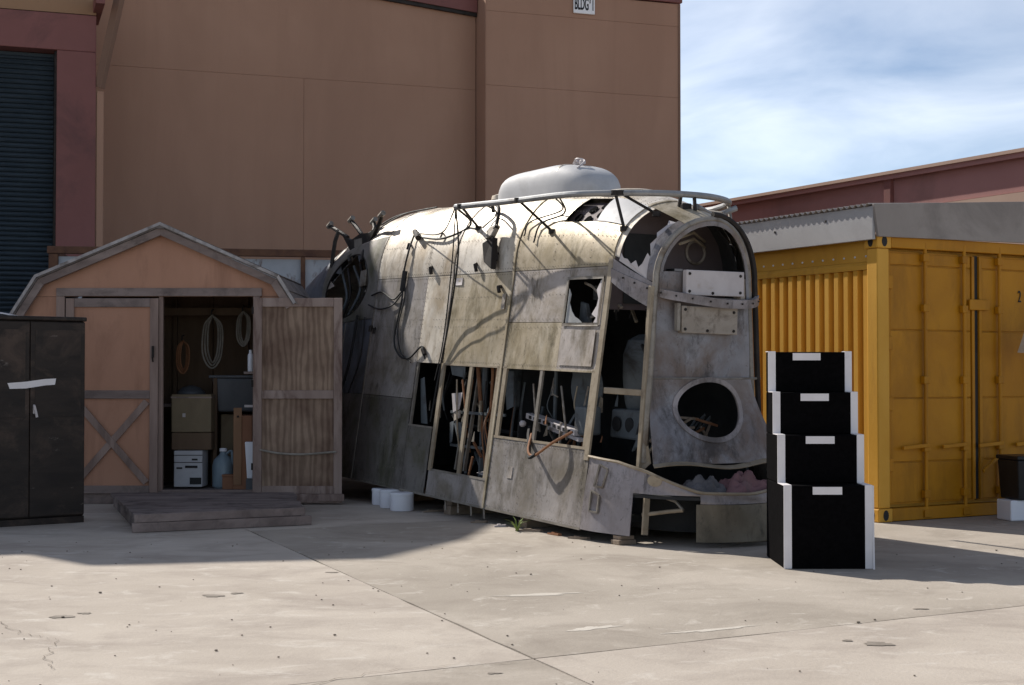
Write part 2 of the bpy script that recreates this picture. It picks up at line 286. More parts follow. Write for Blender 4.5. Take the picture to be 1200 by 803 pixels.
for c, rx, ry, sd, rot in (((.42, 7.72), .13, .045, 1.2, .5), ((1.05, 7.68), .24, .028, 3.1, .5), ((.15, 8.9), .25, .04, 5.5, .2)):
    blob('spall_patch', 'concrete_pale', c, rx, ry, .0015, sd, rot, 40, .55)
for c, rx, ry, sd in (((-2.45, 8.08), .06, .05, 1.1), ((-2.36, 8.2), .035, .03, 2.4), ((-1.78, 8.85), .07, .05, 3.3), ((-1.66, 8.95), .035, .03, .4), ((1.79, 7.26), .075, .05, 4.2), ((1.66, 7.35), .03, .02, 5.0), ((-.08, 6.55), .03, .02, .8), ((2.3, 8.35), .04, .02, 1.8), ((-1.2, 9.9), .045, .02, 2.8)):
    blob('oil_spot', 'oil_stain', c, rx, ry, .003, sd)
def crack(pts, w, sd):
    mb = MB(); p = [Vector((x, y, 0)) for x, y in pts]; q = bez(p, 10); lo = []; hi = []
    for i, a in enumerate(q):
        d = (q[min(i + 1, len(q) - 1)] - q[max(i - 1, 0)]).normalized(); s = Vector((-d.y, d.x, 0)); o = s * (hsh(i, sd) - .5) * .05; ww = w * (.3 + hsh(i, sd, 2)) * (1 if 0 < i < len(q) - 1 else .1)
        lo.append(a + o - s * ww); hi.append(a + o + s * ww)
    n = len(q); mb.add([(v.x, v.y, .005) for v in lo + hi], [(i, i + 1, n + i + 1, n + i) for i in range(n - 1)]); mb.build('crack', 'joint_filler', yard)
crack([(-2.75, 7.95), (-2.5, 7.55), (-2.25, 7.35), (-2.18, 6.95), (-2.05, 6.6)], .0018, 1)
crack([(-.9, 6.25), (-.5, 6.62), (.05, 6.8)], .0025, 3)
sp = MB()
for k in range(170):
    x = random.uniform(-4, 4); y = random.uniform(6.2, 12); r = random.uniform(.003, .008) * (1.6 if random.random() < .12 else 1)
    sp.lathe([(r * .5, 0), (r, r * .3), (r * .6, r * .7)], (x, y, .002), 5)
tag(sp.build('grit', 'joint_filler'), 'scattered dark grit and small chips on the concrete', 'grit', kind='stuff')

# ---------------------------------------------------------------- building number one
WA = math.atan2(.333, .943)
b1 = empty('building', (2.96, 26, 0), 'tall windowless tan plaster building with BLDG #1 sign', 'building', WA)
MB().box(-3.6, -.02, .01, 14, 0, 7.86).build('wall', 'plaster_tan', b1)
MB().box(-18, -3.62, .51, 14, 0, 7.40).build('wall', 'plaster_tan', b1)
for (z0, z1) in ((0, 6.217), (6.223, 7.477), (7.483, 7.88)):
    MB().box(-3.6, 0, 0, .009, z0, z1).build('wall_panel', 'plaster_tan', b1)
for (x0, x1) in ((-18, -12.6), (-12.595, -6.603), (-6.597, -3.63)): MB().box(x0, x1, .5, .509, 0, 6.217).build('wall_panel', 'plaster_tan', b1)
RK = lambda x: 7.47 + (-3.62 - x) * .092      # the roof edge climbs to the left
MB().prism([(-18, 6.223), (-3.63, 6.223), (-3.63, RK(-3.63)), (-18, RK(-18))], lambda p: (p[0], .5, p[1]), lambda p: (p[0], .509, p[1])).build('wall_panel', 'plaster_tan', b1)
MB().prism([(-18, 7.41), (-3.63, 7.41), (-3.63, RK(-3.63)), (-18, RK(-18))], lambda p: (p[0], .51, p[1]), lambda p: (p[0], .8, p[1])).build('gable', 'plaster_tan', b1)
MB().box(-3.612, -3.602, .0, .56, 0, 7.88).build('return_wall', 'plaster_tan', b1)
MB().box(-3.66, .04, -.04, 14, 7.9, 7.97).build('parapet_cap', 'red_paint', b1, bevel=.008)
for nm, m_, y0, y1, d0, d1 in (('rake_trim', 'red_paint', .40, .80, .06, .45), ('gutter', 'dark_iron', .43, .49, .0, .058)):
    MB().prism([(-18, d0), (-3.625, d0), (-3.625, d1), (-18, d1)], lambda p: (p[0], y0, RK(p[0]) + p[1]), lambda p: (p[0], y1, RK(p[0]) + p[1])).build(nm, m_, b1)
MB().box(-.03, .012, -.012, .03, 0, 7.88).build('corner_trim', 'strut_paint', b1)
sg = tag(MB().box(-.2, .2, -.03, 0, 0, .36).build('sign_board', 'sign_white', b1, bevel=.03), 'white board lettered BLDG #1'); sg.location = (-1.83, -.012, 7.555)
def text(body, size, loc, parent, m, name='lettering', rot=(math.pi / 2, 0, 0), sx=1.0, align='CENTER', ext=.002, bold=0.):
    c = bpy.data.curves.new(name, 'FONT'); c.body = body; c.size = size; c.align_x = align; c.extrude = ext; c.offset = bold
    o = bpy.data.objects.new(name + '_tmp', c); COL.objects.link(o); bpy.context.view_layer.update()
    me = bpy.data.meshes.new_from_object(o.evaluated_get(bpy.context.evaluated_depsgraph_get())); bpy.data.objects.remove(o)
    me.materials.clear(); me.materials.append(MATS[m]); me.name = name
    o = bpy.data.objects.new(name, me); COL.objects.link(o); o.parent = parent; o.location = loc; o.rotation_euler = rot; o.scale = (sx, 1, 1); return o
text('BLDG', .29, (-.052, -.034, .07), sg, 'sign_black', sx=.36, bold=.006)
text('#', .11, (.105, -.034, .19), sg, 'sign_black', sx=.4)
text('1', .29, (.158, -.034, .07), sg, 'sign_black', sx=.36, bold=.006)

# ---------------------------------------------------------------- red wing with the roller shutter
wg = empty('warehouse_wing', (-6.12, 21.65, 0), 'red painted building front with dark roller shutter at far left', 'building', WA)
MB().box(-11, -.05, .42, 6, 0, 7.3).build('wall', 'plaster_tan', wg)
sil = [(-11, 6.62), (0, 6.62), (0, 6.95), (-.20, 6.95), (-.24, 8.53), (-.75, 8.53), (-1.25, 8.45), (-1.55, 8.74), (-2.5, 9.57), (-3.9, 10.46), (-5.8, 10.22), (-5.83, 9.5), (-11, 9.35)]  # unseen upper outline, shaped for the shadow it throws on yard and tail
MB().prism(sil, lambda p: (p[0], 0, p[1]), lambda p: (p[0], .4, p[1])).build('upper_wall', 'plaster_upper', wg)
MB().box(-.55, 0, -.05, .4, 0, 6.06).build('door_jamb', 'red_paint', wg, bevel=.01)
MB().box(-5.6, -5.05, -.05, .4, 0, 6.06).build('door_jamb', 'red_paint', wg, bevel=.01)
MB().box(-5.6, 0, -.052, .4, 6.062, 6.6).build('lintel', 'red_paint', wg, bevel=.01)
MB().box(-11, -5.62, 0, .4, 0, 6.6).build('side_wall', 'red_paint', wg)
MB().box(-.58, -.55, .0, .3, 0, 6.05).build('shutter_guide', 'dark_iron', wg)
sh = MB().box(-5.05, -.58, .24, .28, 0, 6.05).build('roller_shutter', 'shutter', wg)
slat = None
for k in range(64):
    z = 1.4 + k * .072
    if slat is None:
        mb = MB(); prof = [(.235, 0), (.205, .012), (.19, .034), (.205, .056), (.235, .066)]
        mb.add([(x, y, zz_) for x in (-5.04, -.585) for y, zz_ in prof], [(i, i + 5, i + 6, i + 1) for i in range(4)] + [(0, 1, 2, 3, 4), (9, 8, 7, 6, 5)])
        slat = mb.build('shutter_slat', 'shutter', sh); slat.location.z = z
    else: piece(slat, 'shutter_slat', sh, (0, 0, z))
MB().bar((.05, -.02, 5.55), (.33, -.35, 6.95), .09, .14).build('roof_strut', 'strut_paint', wg, bevel=.008)
MB().bar((.02, -.6, 6.74), (.02, .8, 6.74), .13, .17).build('roof_beam', 'red_paint', wg, bevel=.008)
MB().box(.012, .115, -.03, .05, 0, 5.5).build('downspout', 'plaster_tan', wg, bevel=.01)

# ---------------------------------------------------------------- far hangar on the right
hg = empty('hangar', (8.65, 25, 0), 'long rose pink hangar with overhanging eave behind yellow container', 'building', math.atan2(-.878, .479))
MB().box(-45, 12, 0, 20, 4.44, 5.05).build('upper_wall', 'rose_paint', hg)
MB().box(-45, 12, -.03, 20, 0, 4.43).build('lower_wall', 'tan_band', hg)
MB().add([(-46, -.10, 5.11), (13, -.10, 5.11), (13, 10, 5.9), (-46, 10, 5.9), (-46, -.10, 5.06), (13, -.10, 5.06), (13, 10, 5.85), (-46, 10, 5.85)], [(0, 1, 2, 3), (7, 6, 5, 4), (0, 4, 5, 1), (1, 5, 6, 2), (2, 6, 7, 3), (3, 7, 4, 0)]).build('roof', 'rose_paint', hg)
MB().box(-46, 13, -.13, -.102, 5.0, 5.13).build('fascia', 'rose_paint', hg, bevel=.005)
MB().box(-46, 13, -.17, -.132, 5.09, 5.15).build('gutter', 'tan_band', hg)
for x in (-3.17, -11, -19, 4):
    MB().box(x - .09, x + .09, -.09, -.001, 0, 5.04).build('pilaster', 'red_paint', hg, bevel=.01)
MB().lathe([(.16, 0), (.16, .12), (.3, .15), (.3, .22), (.1, .29)], (-.35, 1.0, 5.18), 18).build('roof_vent', 'galvanised', hg, smooth=True)

# ---------------------------------------------------------------- lean-to roof over the yellow container
cr_ = empty('canopy_roof', (3.25, 13.2, 0), 'grey metal canopy roof with corrugated edge above yellow container', 'canopy', math.atan2(.493, .87))
# local: x along container front, y back along its side
MB().box(-.02, .012, .012, 8, 2.535, 2.835).build('side_fascia', 'galvanised', cr_, bevel=.004)
ff = MB(); ff.hexa([(.02, -.02, 2.56), (3.2, -.02, 2.60), (3.2, .01, 2.60), (.02, .01, 2.56), (-.03, -.02, 2.85), (3.2, -.02, 3.07), (3.2, .01, 3.07), (-.03, .01, 2.85)])
ff.build('front_fascia', 'fascia_brown', cr_, bevel=.004)
co = MB(); n = 8 * 13 * 6
for k in range(n + 1):
    y = .03 + k / 6 * .076; z = .013 * math.sin(k / 6 * 2 * math.pi)
    co.v += [(-.05, y, 2.85 + z), (3.2, y, 3.05 + z)]
co.f = [(2 * k, 2 * k + 1, 2 * k + 3, 2 * k + 2) for k in range(n)]
co.build('corrugated_sheet', 'fascia_brown', cr_, smooth=True, solid=.004, ang=0)
for x, y, z in ((-.026, 1.35, 2.7), (-.026, .62, 2.74), (-.026, 2.4, 2.66)):
    MB().box(x, x + .008, y, y + .02, z, z + .02).build('bolt', 'dark_iron', cr_)

# ---------------------------------------------------------------- yellow shipping container
yc = empty('shipping_container', (3.276, 13.236, 0), 'faded yellow shipping container with closed double doors and ribbed side', 'container', math.atan2(.493, .87))
CW, CLN, CH = 2.56, 6.1, 2.585
MB().box(.14, CW - .03, .12, CLN, .12, 2.53).build('body', 'yellow_paint', yc)
cs = MB(); prof = []
y = .16
while y < CLN - .2:      # trapezoid ribs
    prof += [(y, .028), (y + .055, .028), (y + .068, .085), (y + .117, .085)]; y += .13
for (yy, xx) in prof: cs.v += [(xx, yy, .15), (xx, yy, 2.275)]
cs.f = [(2 * k + 1, 2 * k, 2 * k + 2, 2 * k + 3) for k in range(len(prof) - 1)]
cs.build('ribbed_side', 'yellow_paint', yc)
MB().prism([(.02, 2.277), (.02, 2.318), (.05, 2.35), (.12, 2.35), (.12, 2.277)], lambda p: (p[0], .14, p[1]), lambda p: (p[0], CLN, p[1])).build('side_ledge', 'yellow_paint', yc)
up = MB().box(.052, .1, .14, CLN, 2.352, 2.56).build('side_rail', 'yellow_paint', yc)
riv = None
for k in range(24):
    if riv is None: riv = MB().lathe([(.011, 0), (.009, .007), (.003, .01)], n=8).build('rivet', 'white_paint', up); riv.rotation_euler = (0, -math.pi / 2, 0); riv.location = (.052, .2, 2.40)
    else: piece(riv, 'rivet', up, (.052, .2 + k * .145, 2.40), (0, -math.pi / 2, 0))
MB().box(.002, .12, .14, CLN, 0.0, .148).build('bottom_rail', 'yellow_paint', yc, bevel=.006)
for x0 in (0, CW - .14):
    MB().box(x0, x0 + .14, 0, .14, .125, 2.46).build('corner_post', 'yellow_paint', yc, bevel=.012)
    for z0 in (0, 2.462):
        cc = MB().box(x0 - .006, x0 + .166, -.006, .17, z0, z0 + .123).build('corner_casting', 'yellow_paint', yc, bevel=.012)
        for (cx, ax) in ((x0 + .08, 0), (None, 1)):
            h = MB(); pts = [(.032 * math.cos(a) * 1, .048 * math.sin(a)) for a in [2 * math.pi * q / 14 for q in range(14)]]
            if ax == 0: h.prism(pts, lambda p: (cx + p[0], -.0085, z0 + .062 + p[1]), lambda p: (cx + p[0], .02, z0 + .062 + p[1]))
            elif x0 == 0: h.prism(pts, lambda p: (-.0085, .082 + p[0], z0 + .062 + p[1]), lambda p: (.02, .082 + p[0], z0 + .062 + p[1]))
            else: continue
            h.build('lock_hole', 'rubber', cc)
MB().box(.17, CW - .17, .0, .12, 2.47, 2.575).build('header', 'yellow_door_shade', yc, bevel=.008)
MB().box(.17, CW - .17, -.0, .12, .005, .12).build('sill', 'yellow_door_shade', yc, bevel=.008)
for d, (x0, x1) in enumerate(((.145, 1.255), (1.309, CW - .145))):
    dr = MB().box(x0, x1, .06, .1, .15, 2.445).build('door', 'yellow_door_shade', yc)
    # pressed panels between the door's ribs
    zs = [.16, .53, 1.11, 1.73, 2.32, 2.435]
    for k in range(5):
        MB().box(x0 + .05, x1 - .05, .046, .06, zs[k] + .007, zs[k + 1] - .007).build('door_panel', 'yellow_door_shade', dr, bevel=.004)
    MB().box(x0 + .004, x0 + .04, .035, .06, .16, 2.435).build('door_edge', 'yellow_door_shade', dr, bevel=.004)
    MB().box(x1 - .04, x1 - .004, .035, .06, .16, 2.435).build('door_edge', 'yellow_door_shade', dr, bevel=.004)
    for z in (.45, 1.0, 1.55, 2.1):
        hx = x0 - .012 if d == 0 else x1 - .05
        MB().box(hx, hx + .062, .012, .034, z, z + .12).build('hinge', 'yellow_door_shade', dr, bevel=.005)
    for bx in ((.594, 1.09) if d == 0 else (1.556, 2.05)):
        lb = MB().tube([(bx, .012, .06), (bx, .012, 2.53)], .017, 10).build('lock_bar', 'yellow_door_shade', dr, smooth=True)
        for z in (.2, .62, 1.24, 1.9, 2.36):
            MB().box(bx - .035, bx + .035, -.008, .043, z, z + .07).build('bar_guide', 'yellow_door_shade', lb, bevel=.006)
        MB().bar((bx - .3, -.004, .66), (bx + .02, -.004, .68), .022, .035).build('handle', 'yellow_door_shade', lb, bevel=.005)
        MB().box(bx - .05, bx + .05, -.02, .05, .025, .09).build('cam_keeper', 'yellow_door_shade', lb, bevel=.006)
MB().box(1.257, 1.307, .055, .11, .16, 2.44).build('door_gasket', 'rubber', yc)
MB().box(1.16, 1.42, .008, .034, 1.93, 2.03).build('lock_box', 'yellow_door_shade', yc, bevel=.008)
text('2', .16, (1.86, .041, 2.02), yc, 'sign_black', sx=.6)
MB().bar((1.3, -.01, .42), (1.5, -.01, .55), .02, .03).build('door_latch', 'yellow_door_shade', yc, bevel=.004)

# ---------------------------------------------------------------- rusty white container behind the shed
rc = empty('storage_container', (-6.12, 19.5, 0), 'old white storage container with rusty edges behind the barn shed', 'container', R(10))
MB().box(.04, 4.3, .06, 2.4, .1, 2.9).build('body', 'white_rust', rc)
for x in (0, 1.1, 2.2, 3.3, 4.26):
    MB().box(x, x + (.12 if x == 0 else .06), -.01, .07, .0, 2.93).build('post', 'rust', rc, bevel=.01)
MB().box(-.02, 4.36, -.02, .08, 2.932, 3.03).build('top_rail', 'rust', rc, bevel=.01)
MB().box(-.02, .06, .082, 2.4, 2.932, 3.03).build('top_rail', 'rust', rc, bevel=.01)
MB().box(-.01, .05, .3, .5, .1, 2.92).build('side_rib', 'galvanised', rc)
MB().box(-.01, .05, .75, .95, .1, 2.92).build('side_rib', 'galvanised', rc)
MB().box(0, 4.3, 0, 2.4, 0, .1).build('base', 'rust', rc)
# ---------------------------------------------------------------- airship gondola
GO = empty('airship_gondola', (.608, 11.746, .08), 'wrecked airship control car with corroded aluminium skin and missing windows', 'airship car')
GO.rotation_euler = (0, R(1.77), R(-59.73))
VC = -.92; STOP = 3.15; SW = 2.12
def Gp(u, v, w): return Vector((u, -v, w))
def surf3(u, s):
    side = 1
    if s > STOP: s = 2 * STOP - s; side = -1
    tq = clamp((-4.5 - u) / 3.95); ws = math.sqrt(max(0, 1 - tq ** 3)); hs = lerp(1, .52, tq ** 1.9)
    nq = clamp((u + .13) / .41)
    top = 2.90 - .10 * clamp((u + 1.9) / 1.2); 
    if u > -.7: top -= .30 * ((u + .7) / .98) ** 1.6
    top *= hs; spring = lerp(SW, 2.0, nq) * hs
    hw = lambda w: lerp((.92 - .135 * w) * ws, (.62 - .06 * w) * (.78 if side < 0 else 1), nq ** 1.5)
    if s <= SW: w = s / SW * spring; off = hw(w)
    else:
        th = (s - SW) / (STOP - SW) * math.pi / 2; off = hw(spring) * math.cos(th); w = spring + (top - spring) * math.sin(th)
    return Gp(u, VC + side * off, w)
def sn(u, s, d=0.):
    p = surf3(u, s); e = .02
    n = (surf3(u + e, s) - surf3(u - e, s)).cross(surf3(u, s + e) - surf3(u, s - e))
    c = Gp(u, VC, 1.0 if s < SW or s > 2 * STOP - SW else 1.6)
    if n.length < 1e-9: n = p - c
    n.normalize()
    if n.dot(p - c) < 0: n = -n
    return p + n * d
def dent(u, s):
    return .006 * math.sin(3.1 * u + 1.7 * s) * math.sin(2.3 * s - 1.9 * u + .6) + .004 * math.sin(9.3 * u + 4.1) * math.sin(8.1 * s + u) + .0022 * math.sin(23 * u + 3 * s) * math.sin(19 * s - 5 * u)
SKINS = []
def skin(c00, c10, c11, c01, m, off=0., nu=None, nv=None, name='skin_panel', par=None, puff=.0):
    """one riveted sheet: bilinear in (u, s) between four corners"""
    du = abs(c10[0] - c00[0]); ds = abs(c01[1] - c00[1]); nu = nu or max(3, min(18, int(du / .07))); nv = nv or max(3, min(18, int(ds / .07)))
    k = len(SKINS)
    def fn(a, b):
        u = lerp(lerp(c00[0], c10[0], a), lerp(c01[0], c11[0], a), b); s = lerp(lerp(c00[1], c10[1], a), lerp(c01[1], c11[1], a), b)
        e = math.sin(a * math.pi) * math.sin(b * math.pi)
        return sn(u, s, off + dent(u, s) * min(1, e * 3) + puff * e * (hsh(k, 3) - .4))
    o = MB().grid(fn, nu, nv).build(name, m, par or GO, smooth=True, ang=0, solid=.004); SKINS.append(o); return o
def sk(u0, u1, s0, s1, m, **kw): return skin((u0, s0), (u1, s0), (u1, s1), (u0, s1), m, **kw)

F1, F2 = -1.715, -2.885
# starboard, nose bay
sk(-1.695, -.135, .0, .635, 'skin_low')
sk(-1.695, -.80, 1.265, 1.66, 'skin_tan'); sk(-.795, -.135, 1.265, 1.63, 'skin_grey', off=.001)
sk(-1.695, -.775, 1.665, 2.12, 'skin_grey'); sk(-.77, -.245, 2.03, 2.12, 'skin_grey'); sk(-.245, -.135, 1.635, 2.12, 'skin_grey')
sk(-1.695, -.135, 2.125, 2.53, 'skin_tan', off=.001); skin((-1.695, 2.535), (-1.085, 2.535), (-1.01, 2.84), (-1.695, 2.84), 'skin_cream')
skin((-.555, 2.535), (-.135, 2.535), (-.135, 2.84), (-.615, 2.84), 'silver', off=.01); sk(-1.695, -.135, 2.845, 3.15, 'skin_cream')
# middle bay
sk(-2.86, -1.74, 0, .245, 'skin_low'); sk(-2.86, -1.74, 1.265, 2.12, 'skin_tan'); sk(-2.86, -1.74, 2.125, 2.66, 'skin_cream', off=.001); sk(-2.86, -1.74, 2.665, 3.15, 'skin_cream')
# next bay
sk(-3.42, -2.91, 0, .64, 'skin_mossy_shade'); sk(-3.42, -2.91, 1.265, 2.12, 'skin_cream'); sk(-3.42, -2.91, 2.125, 3.15, 'skin_cream')
sk(-4.59, -3.425, 0, .9, 'skin_mossy_shade', off=.001); sk(-4.59, -3.425, .905, 2.12, 'skin_low', off=.001); sk(-4.59, -3.425, 2.125, 2.66, 'skin_cream', off=.001); sk(-4.59, -3.425, 2.665, 3.15, 'skin_cream')
# tail bays
sk(-5.3, -4.595, 0, .9, 'skin_mossy_shade'); sk(-6.1, -5.305, 0, .9, 'skin_mossy_shade'); sk(-5.3, -4.595, .905, 1.7, 'skin_shaded'); sk(-6.1, -5.305, .905, 1.7, 'skin_shaded')
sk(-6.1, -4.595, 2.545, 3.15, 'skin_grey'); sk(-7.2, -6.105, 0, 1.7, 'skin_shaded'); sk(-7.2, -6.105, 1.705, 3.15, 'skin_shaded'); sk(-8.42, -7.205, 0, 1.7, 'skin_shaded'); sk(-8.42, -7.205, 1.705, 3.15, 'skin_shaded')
# the sheet round the tail porthole
cu, cs_ = -5.42, 2.10; ru, rs = .58, .34; n = 40; loops = []
for f in (0, .25, .6, 1):
    lp = []
    for k in range(n):
        a = 2 * math.pi * k / n; ex, ey = math.cos(a), math.sin(a); q = 1 / max(abs(ex), abs(ey))
        pu = lerp(cu + ru * ex, lerp(-6.1, -4.595, (ex * q + 1) / 2), f); ps = lerp(cs_ + rs * ey, lerp(1.705, 2.54, (ey * q + 1) / 2), f); lp.append(sn(pu, ps))
    loops.append(lp)
mb = MB().loops(loops)
mb.build('porthole_sheet', 'skin_mossy_shade', GO, smooth=True, ang=0, solid=.007)
mb = MB().tube([sn(cu + ru * math.cos(2 * math.pi * k / 36), cs_ + rs * math.sin(2 * math.pi * k / 36), .004) for k in range(37)], .009, 6); mb.build('porthole_rim', 'dark_iron', GO, smooth=True)
for k in range(9):      # torn skin left round the opening
    a = -.4 + k * .5; b_ = a + .28; c_ = a + .14; q = lambda t, f: (cu + ru * f * math.cos(t), cs_ + rs * f * math.sin(t))
    shp = [q(a, 1.02), q(c_, .70 + .22 * hsh(k, 6)), q(b_, 1.02)]; MB().add([sn(*p_, -.004 - .04 * (i == 1)) for i, p_ in enumerate(shp)], [(0, 1, 2)]).build('torn_edge', 'skin_shaded' if k % 2 else 'skin_grey', GO, solid=.004)
# port side and far roof
for u0, u1 in ((-8.42, -6.2), (-6.195, -4.6), (-4.595, -2.9), (-2.895, -1.72), (-1.715, -.135)):
    sk(u0, u1, 3.155, 3.9, 'skin_cream'); sk(u0, u1, 3.905, 4.6, 'skin_grey'); sk(u0, u1, 4.605, 2 * STOP, 'skin_mossy_shade')
# nose: roof cap, belt sheet, far cheek
sk(-.13, .29, 2.86, 3.15, 'skin_tan', off=.001); sk(-.13, .29, 3.155, 3.6, 'skin_tan', off=.001); sk(-.13, .29, 3.605, 2 * STOP - .6, 'skin_grey')
sk(-.13, -.07, 2.22, 2.855, 'skin_cream', nu=3); sk(.2, .29, 2.1, 2.855, 'skin_blue', nu=3)
skin((-.13, 1.99), (.29, 1.86), (.29, 2.08), (-.13, 2.19), 'skin_lilac', off=.006, name='belt_sheet')

# frame ribs that band the hull
def rib(u, s0, s1, wd, m, off=.012, u2=None, name='frame_rib', th=.02):
    u2 = u if u2 is None else u2; ns = max(6, int((s1 - s0) / .08))
    return MB().grid(lambda a, b: sn(lerp(u, u2, b) + (a - .5) * wd, lerp(s0, s1, b), off), 1, ns).build(name, m, GO, smooth=True, solid=th)
rib(-1.722, 0, 3.15, .03, 'skin_tan', .009, th=.012); rib(-1.77, .24, 1.27, .05, 'frame_tan', .003)
rib(-2.89, 1.27, 3.15, .022, 'skin_grey', .006, th=.01); rib(-2.845, .24, 1.27, .06, 'frame_tan', .005)
rib(-.165, .55, 2.2, .06, 'frame_tan', .008); rib(-.15, 2.2, 3.15, .03, 'skin_tan', .008)
rib(-4.6, 0, 3.15, .025, 'frame_metal', .006, th=.01); rib(-5.3, 0, 1.7, .02, 'frame_metal', .005, th=.01); rib(-6.1, 0, 3.15, .025, 'frame_metal', .006, th=.01)
rib(-1.65, .63, 1.28, .06, 'frame_tan', .003); rib(-.215, .63, 1.28, .055, 'frame_tan', .003)
rib(-1.03, .64, 1.26, .042, 'frame_metal', .0, name='window_mullion'); rib(-2.27, .24, 1.26, .055, 'frame_tan', .0, -2.29, name='window_mullion')
rib(-3.39, .64, 1.26, .035, 'frame_metal', .002)
def stringer(u0, u1, s, wd, m, off=.009, name='stringer'):
    nn = max(4, int(abs(u1 - u0) / .12)); return MB().grid(lambda a, b: sn(lerp(u0, u1, a), s + (b - .5) * wd, off), nn, 1).build(name, m, GO, smooth=True, solid=.016)
stringer(-1.69, -.18, .642, .022, 'frame_tan', .005, name='window_sill'); stringer(-2.86, -1.75, .25, .02, 'frame_metal', .004, name='window_sill'); stringer(-3.42, -2.91, .645, .018, 'frame_metal', .003, name='window_sill')
stringer(-1.69, -.18, 1.258, .015, 'skin_tan', .003, name='window_head'); stringer(-2.86, -1.75, 1.258, .015, 'frame_tan', .003, name='window_head')
stringer(-4.59, -.14, 2.1225, .004, 'dark_iron', .001, 'skin_seam')
stringer(-4.59, -.14, .004, .02, 'frame_metal', .001, 'hull_chine')
# small broken window in the nose bay
for a, b, c, d in ((-.785, -.235, 2.02, 2.045), (-.785, -.235, 1.63, 1.655)): sk(a, b, c, d, 'frame_metal', off=.012, nv=2, name='window_frame')
for a, b in ((-.79, -.765), (-.255, -.23)): sk(a, b, 1.656, 2.019, 'frame_metal', off=.012, nu=2, name='window_frame')
sk(-.76, -.26, 1.30, 1.60, 'skin_grey', off=.01, name='access_cover')
def shard(pts, m='plate_white'):
    k = len(pts); P_ = [sn(u, s, -.004) for u, s in pts]; Q_ = [sn(u, s, -.009) for u, s in pts]
    return MB().add(P_ + Q_, [tuple(range(k)), tuple(reversed(range(k, 2 * k)))] + [(i, i + k, (i + 1) % k + k, (i + 1) % k) for i in range(k)]).build('glass_shard', m, GO)
shard([(-.26, 2.01), (-.26, 1.66), (-.33, 1.66), (-.30, 1.70), (-.37, 1.73), (-.31, 1.80), (-.30, 1.86), (-.34, 1.93), (-.29, 2.01)])
shard([(-.76, 1.66), (-.76, 1.95), (-.72, 1.90), (-.73, 1.83), (-.68, 1.76), (-.62, 1.71), (-.56, 1.69), (-.5, 1.66)], 'glass_dirty')
shard([(-.07, 2.19), (.2, 2.10), (.2, 2.33), (.17, 2.36), (.15, 2.24), (.12, 2.19), (.09, 2.25), (.05, 2.2), (.01, 2.235), (-.03, 2.23), (-.065, 2.27)])
shard([(.2, 2.35), (.2, 2.82), (.14, 2.80), (.17, 2.74), (.155, 2.6), (.18, 2.55), (.16, 2.46)])
# rivet rows: too small to pick apart
rv = MB()
def rivets(u0, s0, u1, s1, step=.045):
    nn = max(1, int(math.hypot(u1 - u0, s1 - s0) / step))
    for k in range(nn + 1):
        t = k / nn; u, s = lerp(u0, u1, t), lerp(s0, s1, t); p = sn(u, s, .004); e = .006
        a = sn(u + e, s, .004); b = sn(u, s + e, .004); c = sn(u - e, s, .004); d = sn(u, s - e, .004); rv.add([a, b, c, d, sn(u, s, .008)], [(0, 1, 4), (1, 2, 4), (2, 3, 4), (3, 0, 4)])
for u in (-1.685, -1.755, -2.87, -2.93, -3.45, -3.40, -4.57, -.20): rivets(u, 1.28, u, 3.1)
for s in (2.10, 2.145, 2.645, 1.29, .03): rivets(-4.5, s, -.2, s)
for u in (-.48, -1.05, -1.4, -2.3, -3.15, -4.0, -5.0): rivets(u, 2.14, u, 3.08, .06)
for s_ in (1.62, 1.69, 1.9, 2.4, 2.85, 2.9): rivets(-4.5, s_, -.82 if s_ < 2.1 else -.2, s_, .06)
for u in (-.85, -1.15, -1.45): rivets(u, .05, u, .6, .05)
for s_ in (.2, .42, .88, .92, 1.5): rivets(-4.55, s_, -3.45, s_, .055)
rivets(-1.68, .61, -.2, .61); rivets(-1.68, .04, -1.68, .62); rivets(-.2, .03, -.2, .6)
tag(rv.build('rivets', 'frame_metal', GO), kind='stuff')

# front of the nose
def fu(v, w): return .25 + .11 * (1 - ((v - VC + .0) / .62) ** 2) + .19 * (lambda q: q * q * (3 - 2 * q))(clamp((1.12 - w) / .7))
def hf(w): return .62 - .06 * w
def front(w0, w1, o0, o1, m, name, off=0, nx=10, ny=8, thick=.01):
    """sheet across the nose between heights w0..w1 and fractions o0..o1 of the half-width"""
    def fn(a, b):
        w = lerp(w0, w1, b); o_ = lerp(o0, o1, a); v = VC - o_ * hf(w) * (.78 if o_ > 0 else 1); return Gp(fu(v, w) + off + .006 * math.sin(9 * v + 3 * w) * math.sin(7 * w + 1), v, w)
    return MB().grid(fn, nx, ny).build(name, m, GO, smooth=True, ang=0, solid=thick)
front(1.225, 1.87, -1, 1, 'skin_blue', 'nose_panel')
front(1.875, 2.07, -1, -.5, 'skin_blue', 'nose_panel', nx=4, ny=3)
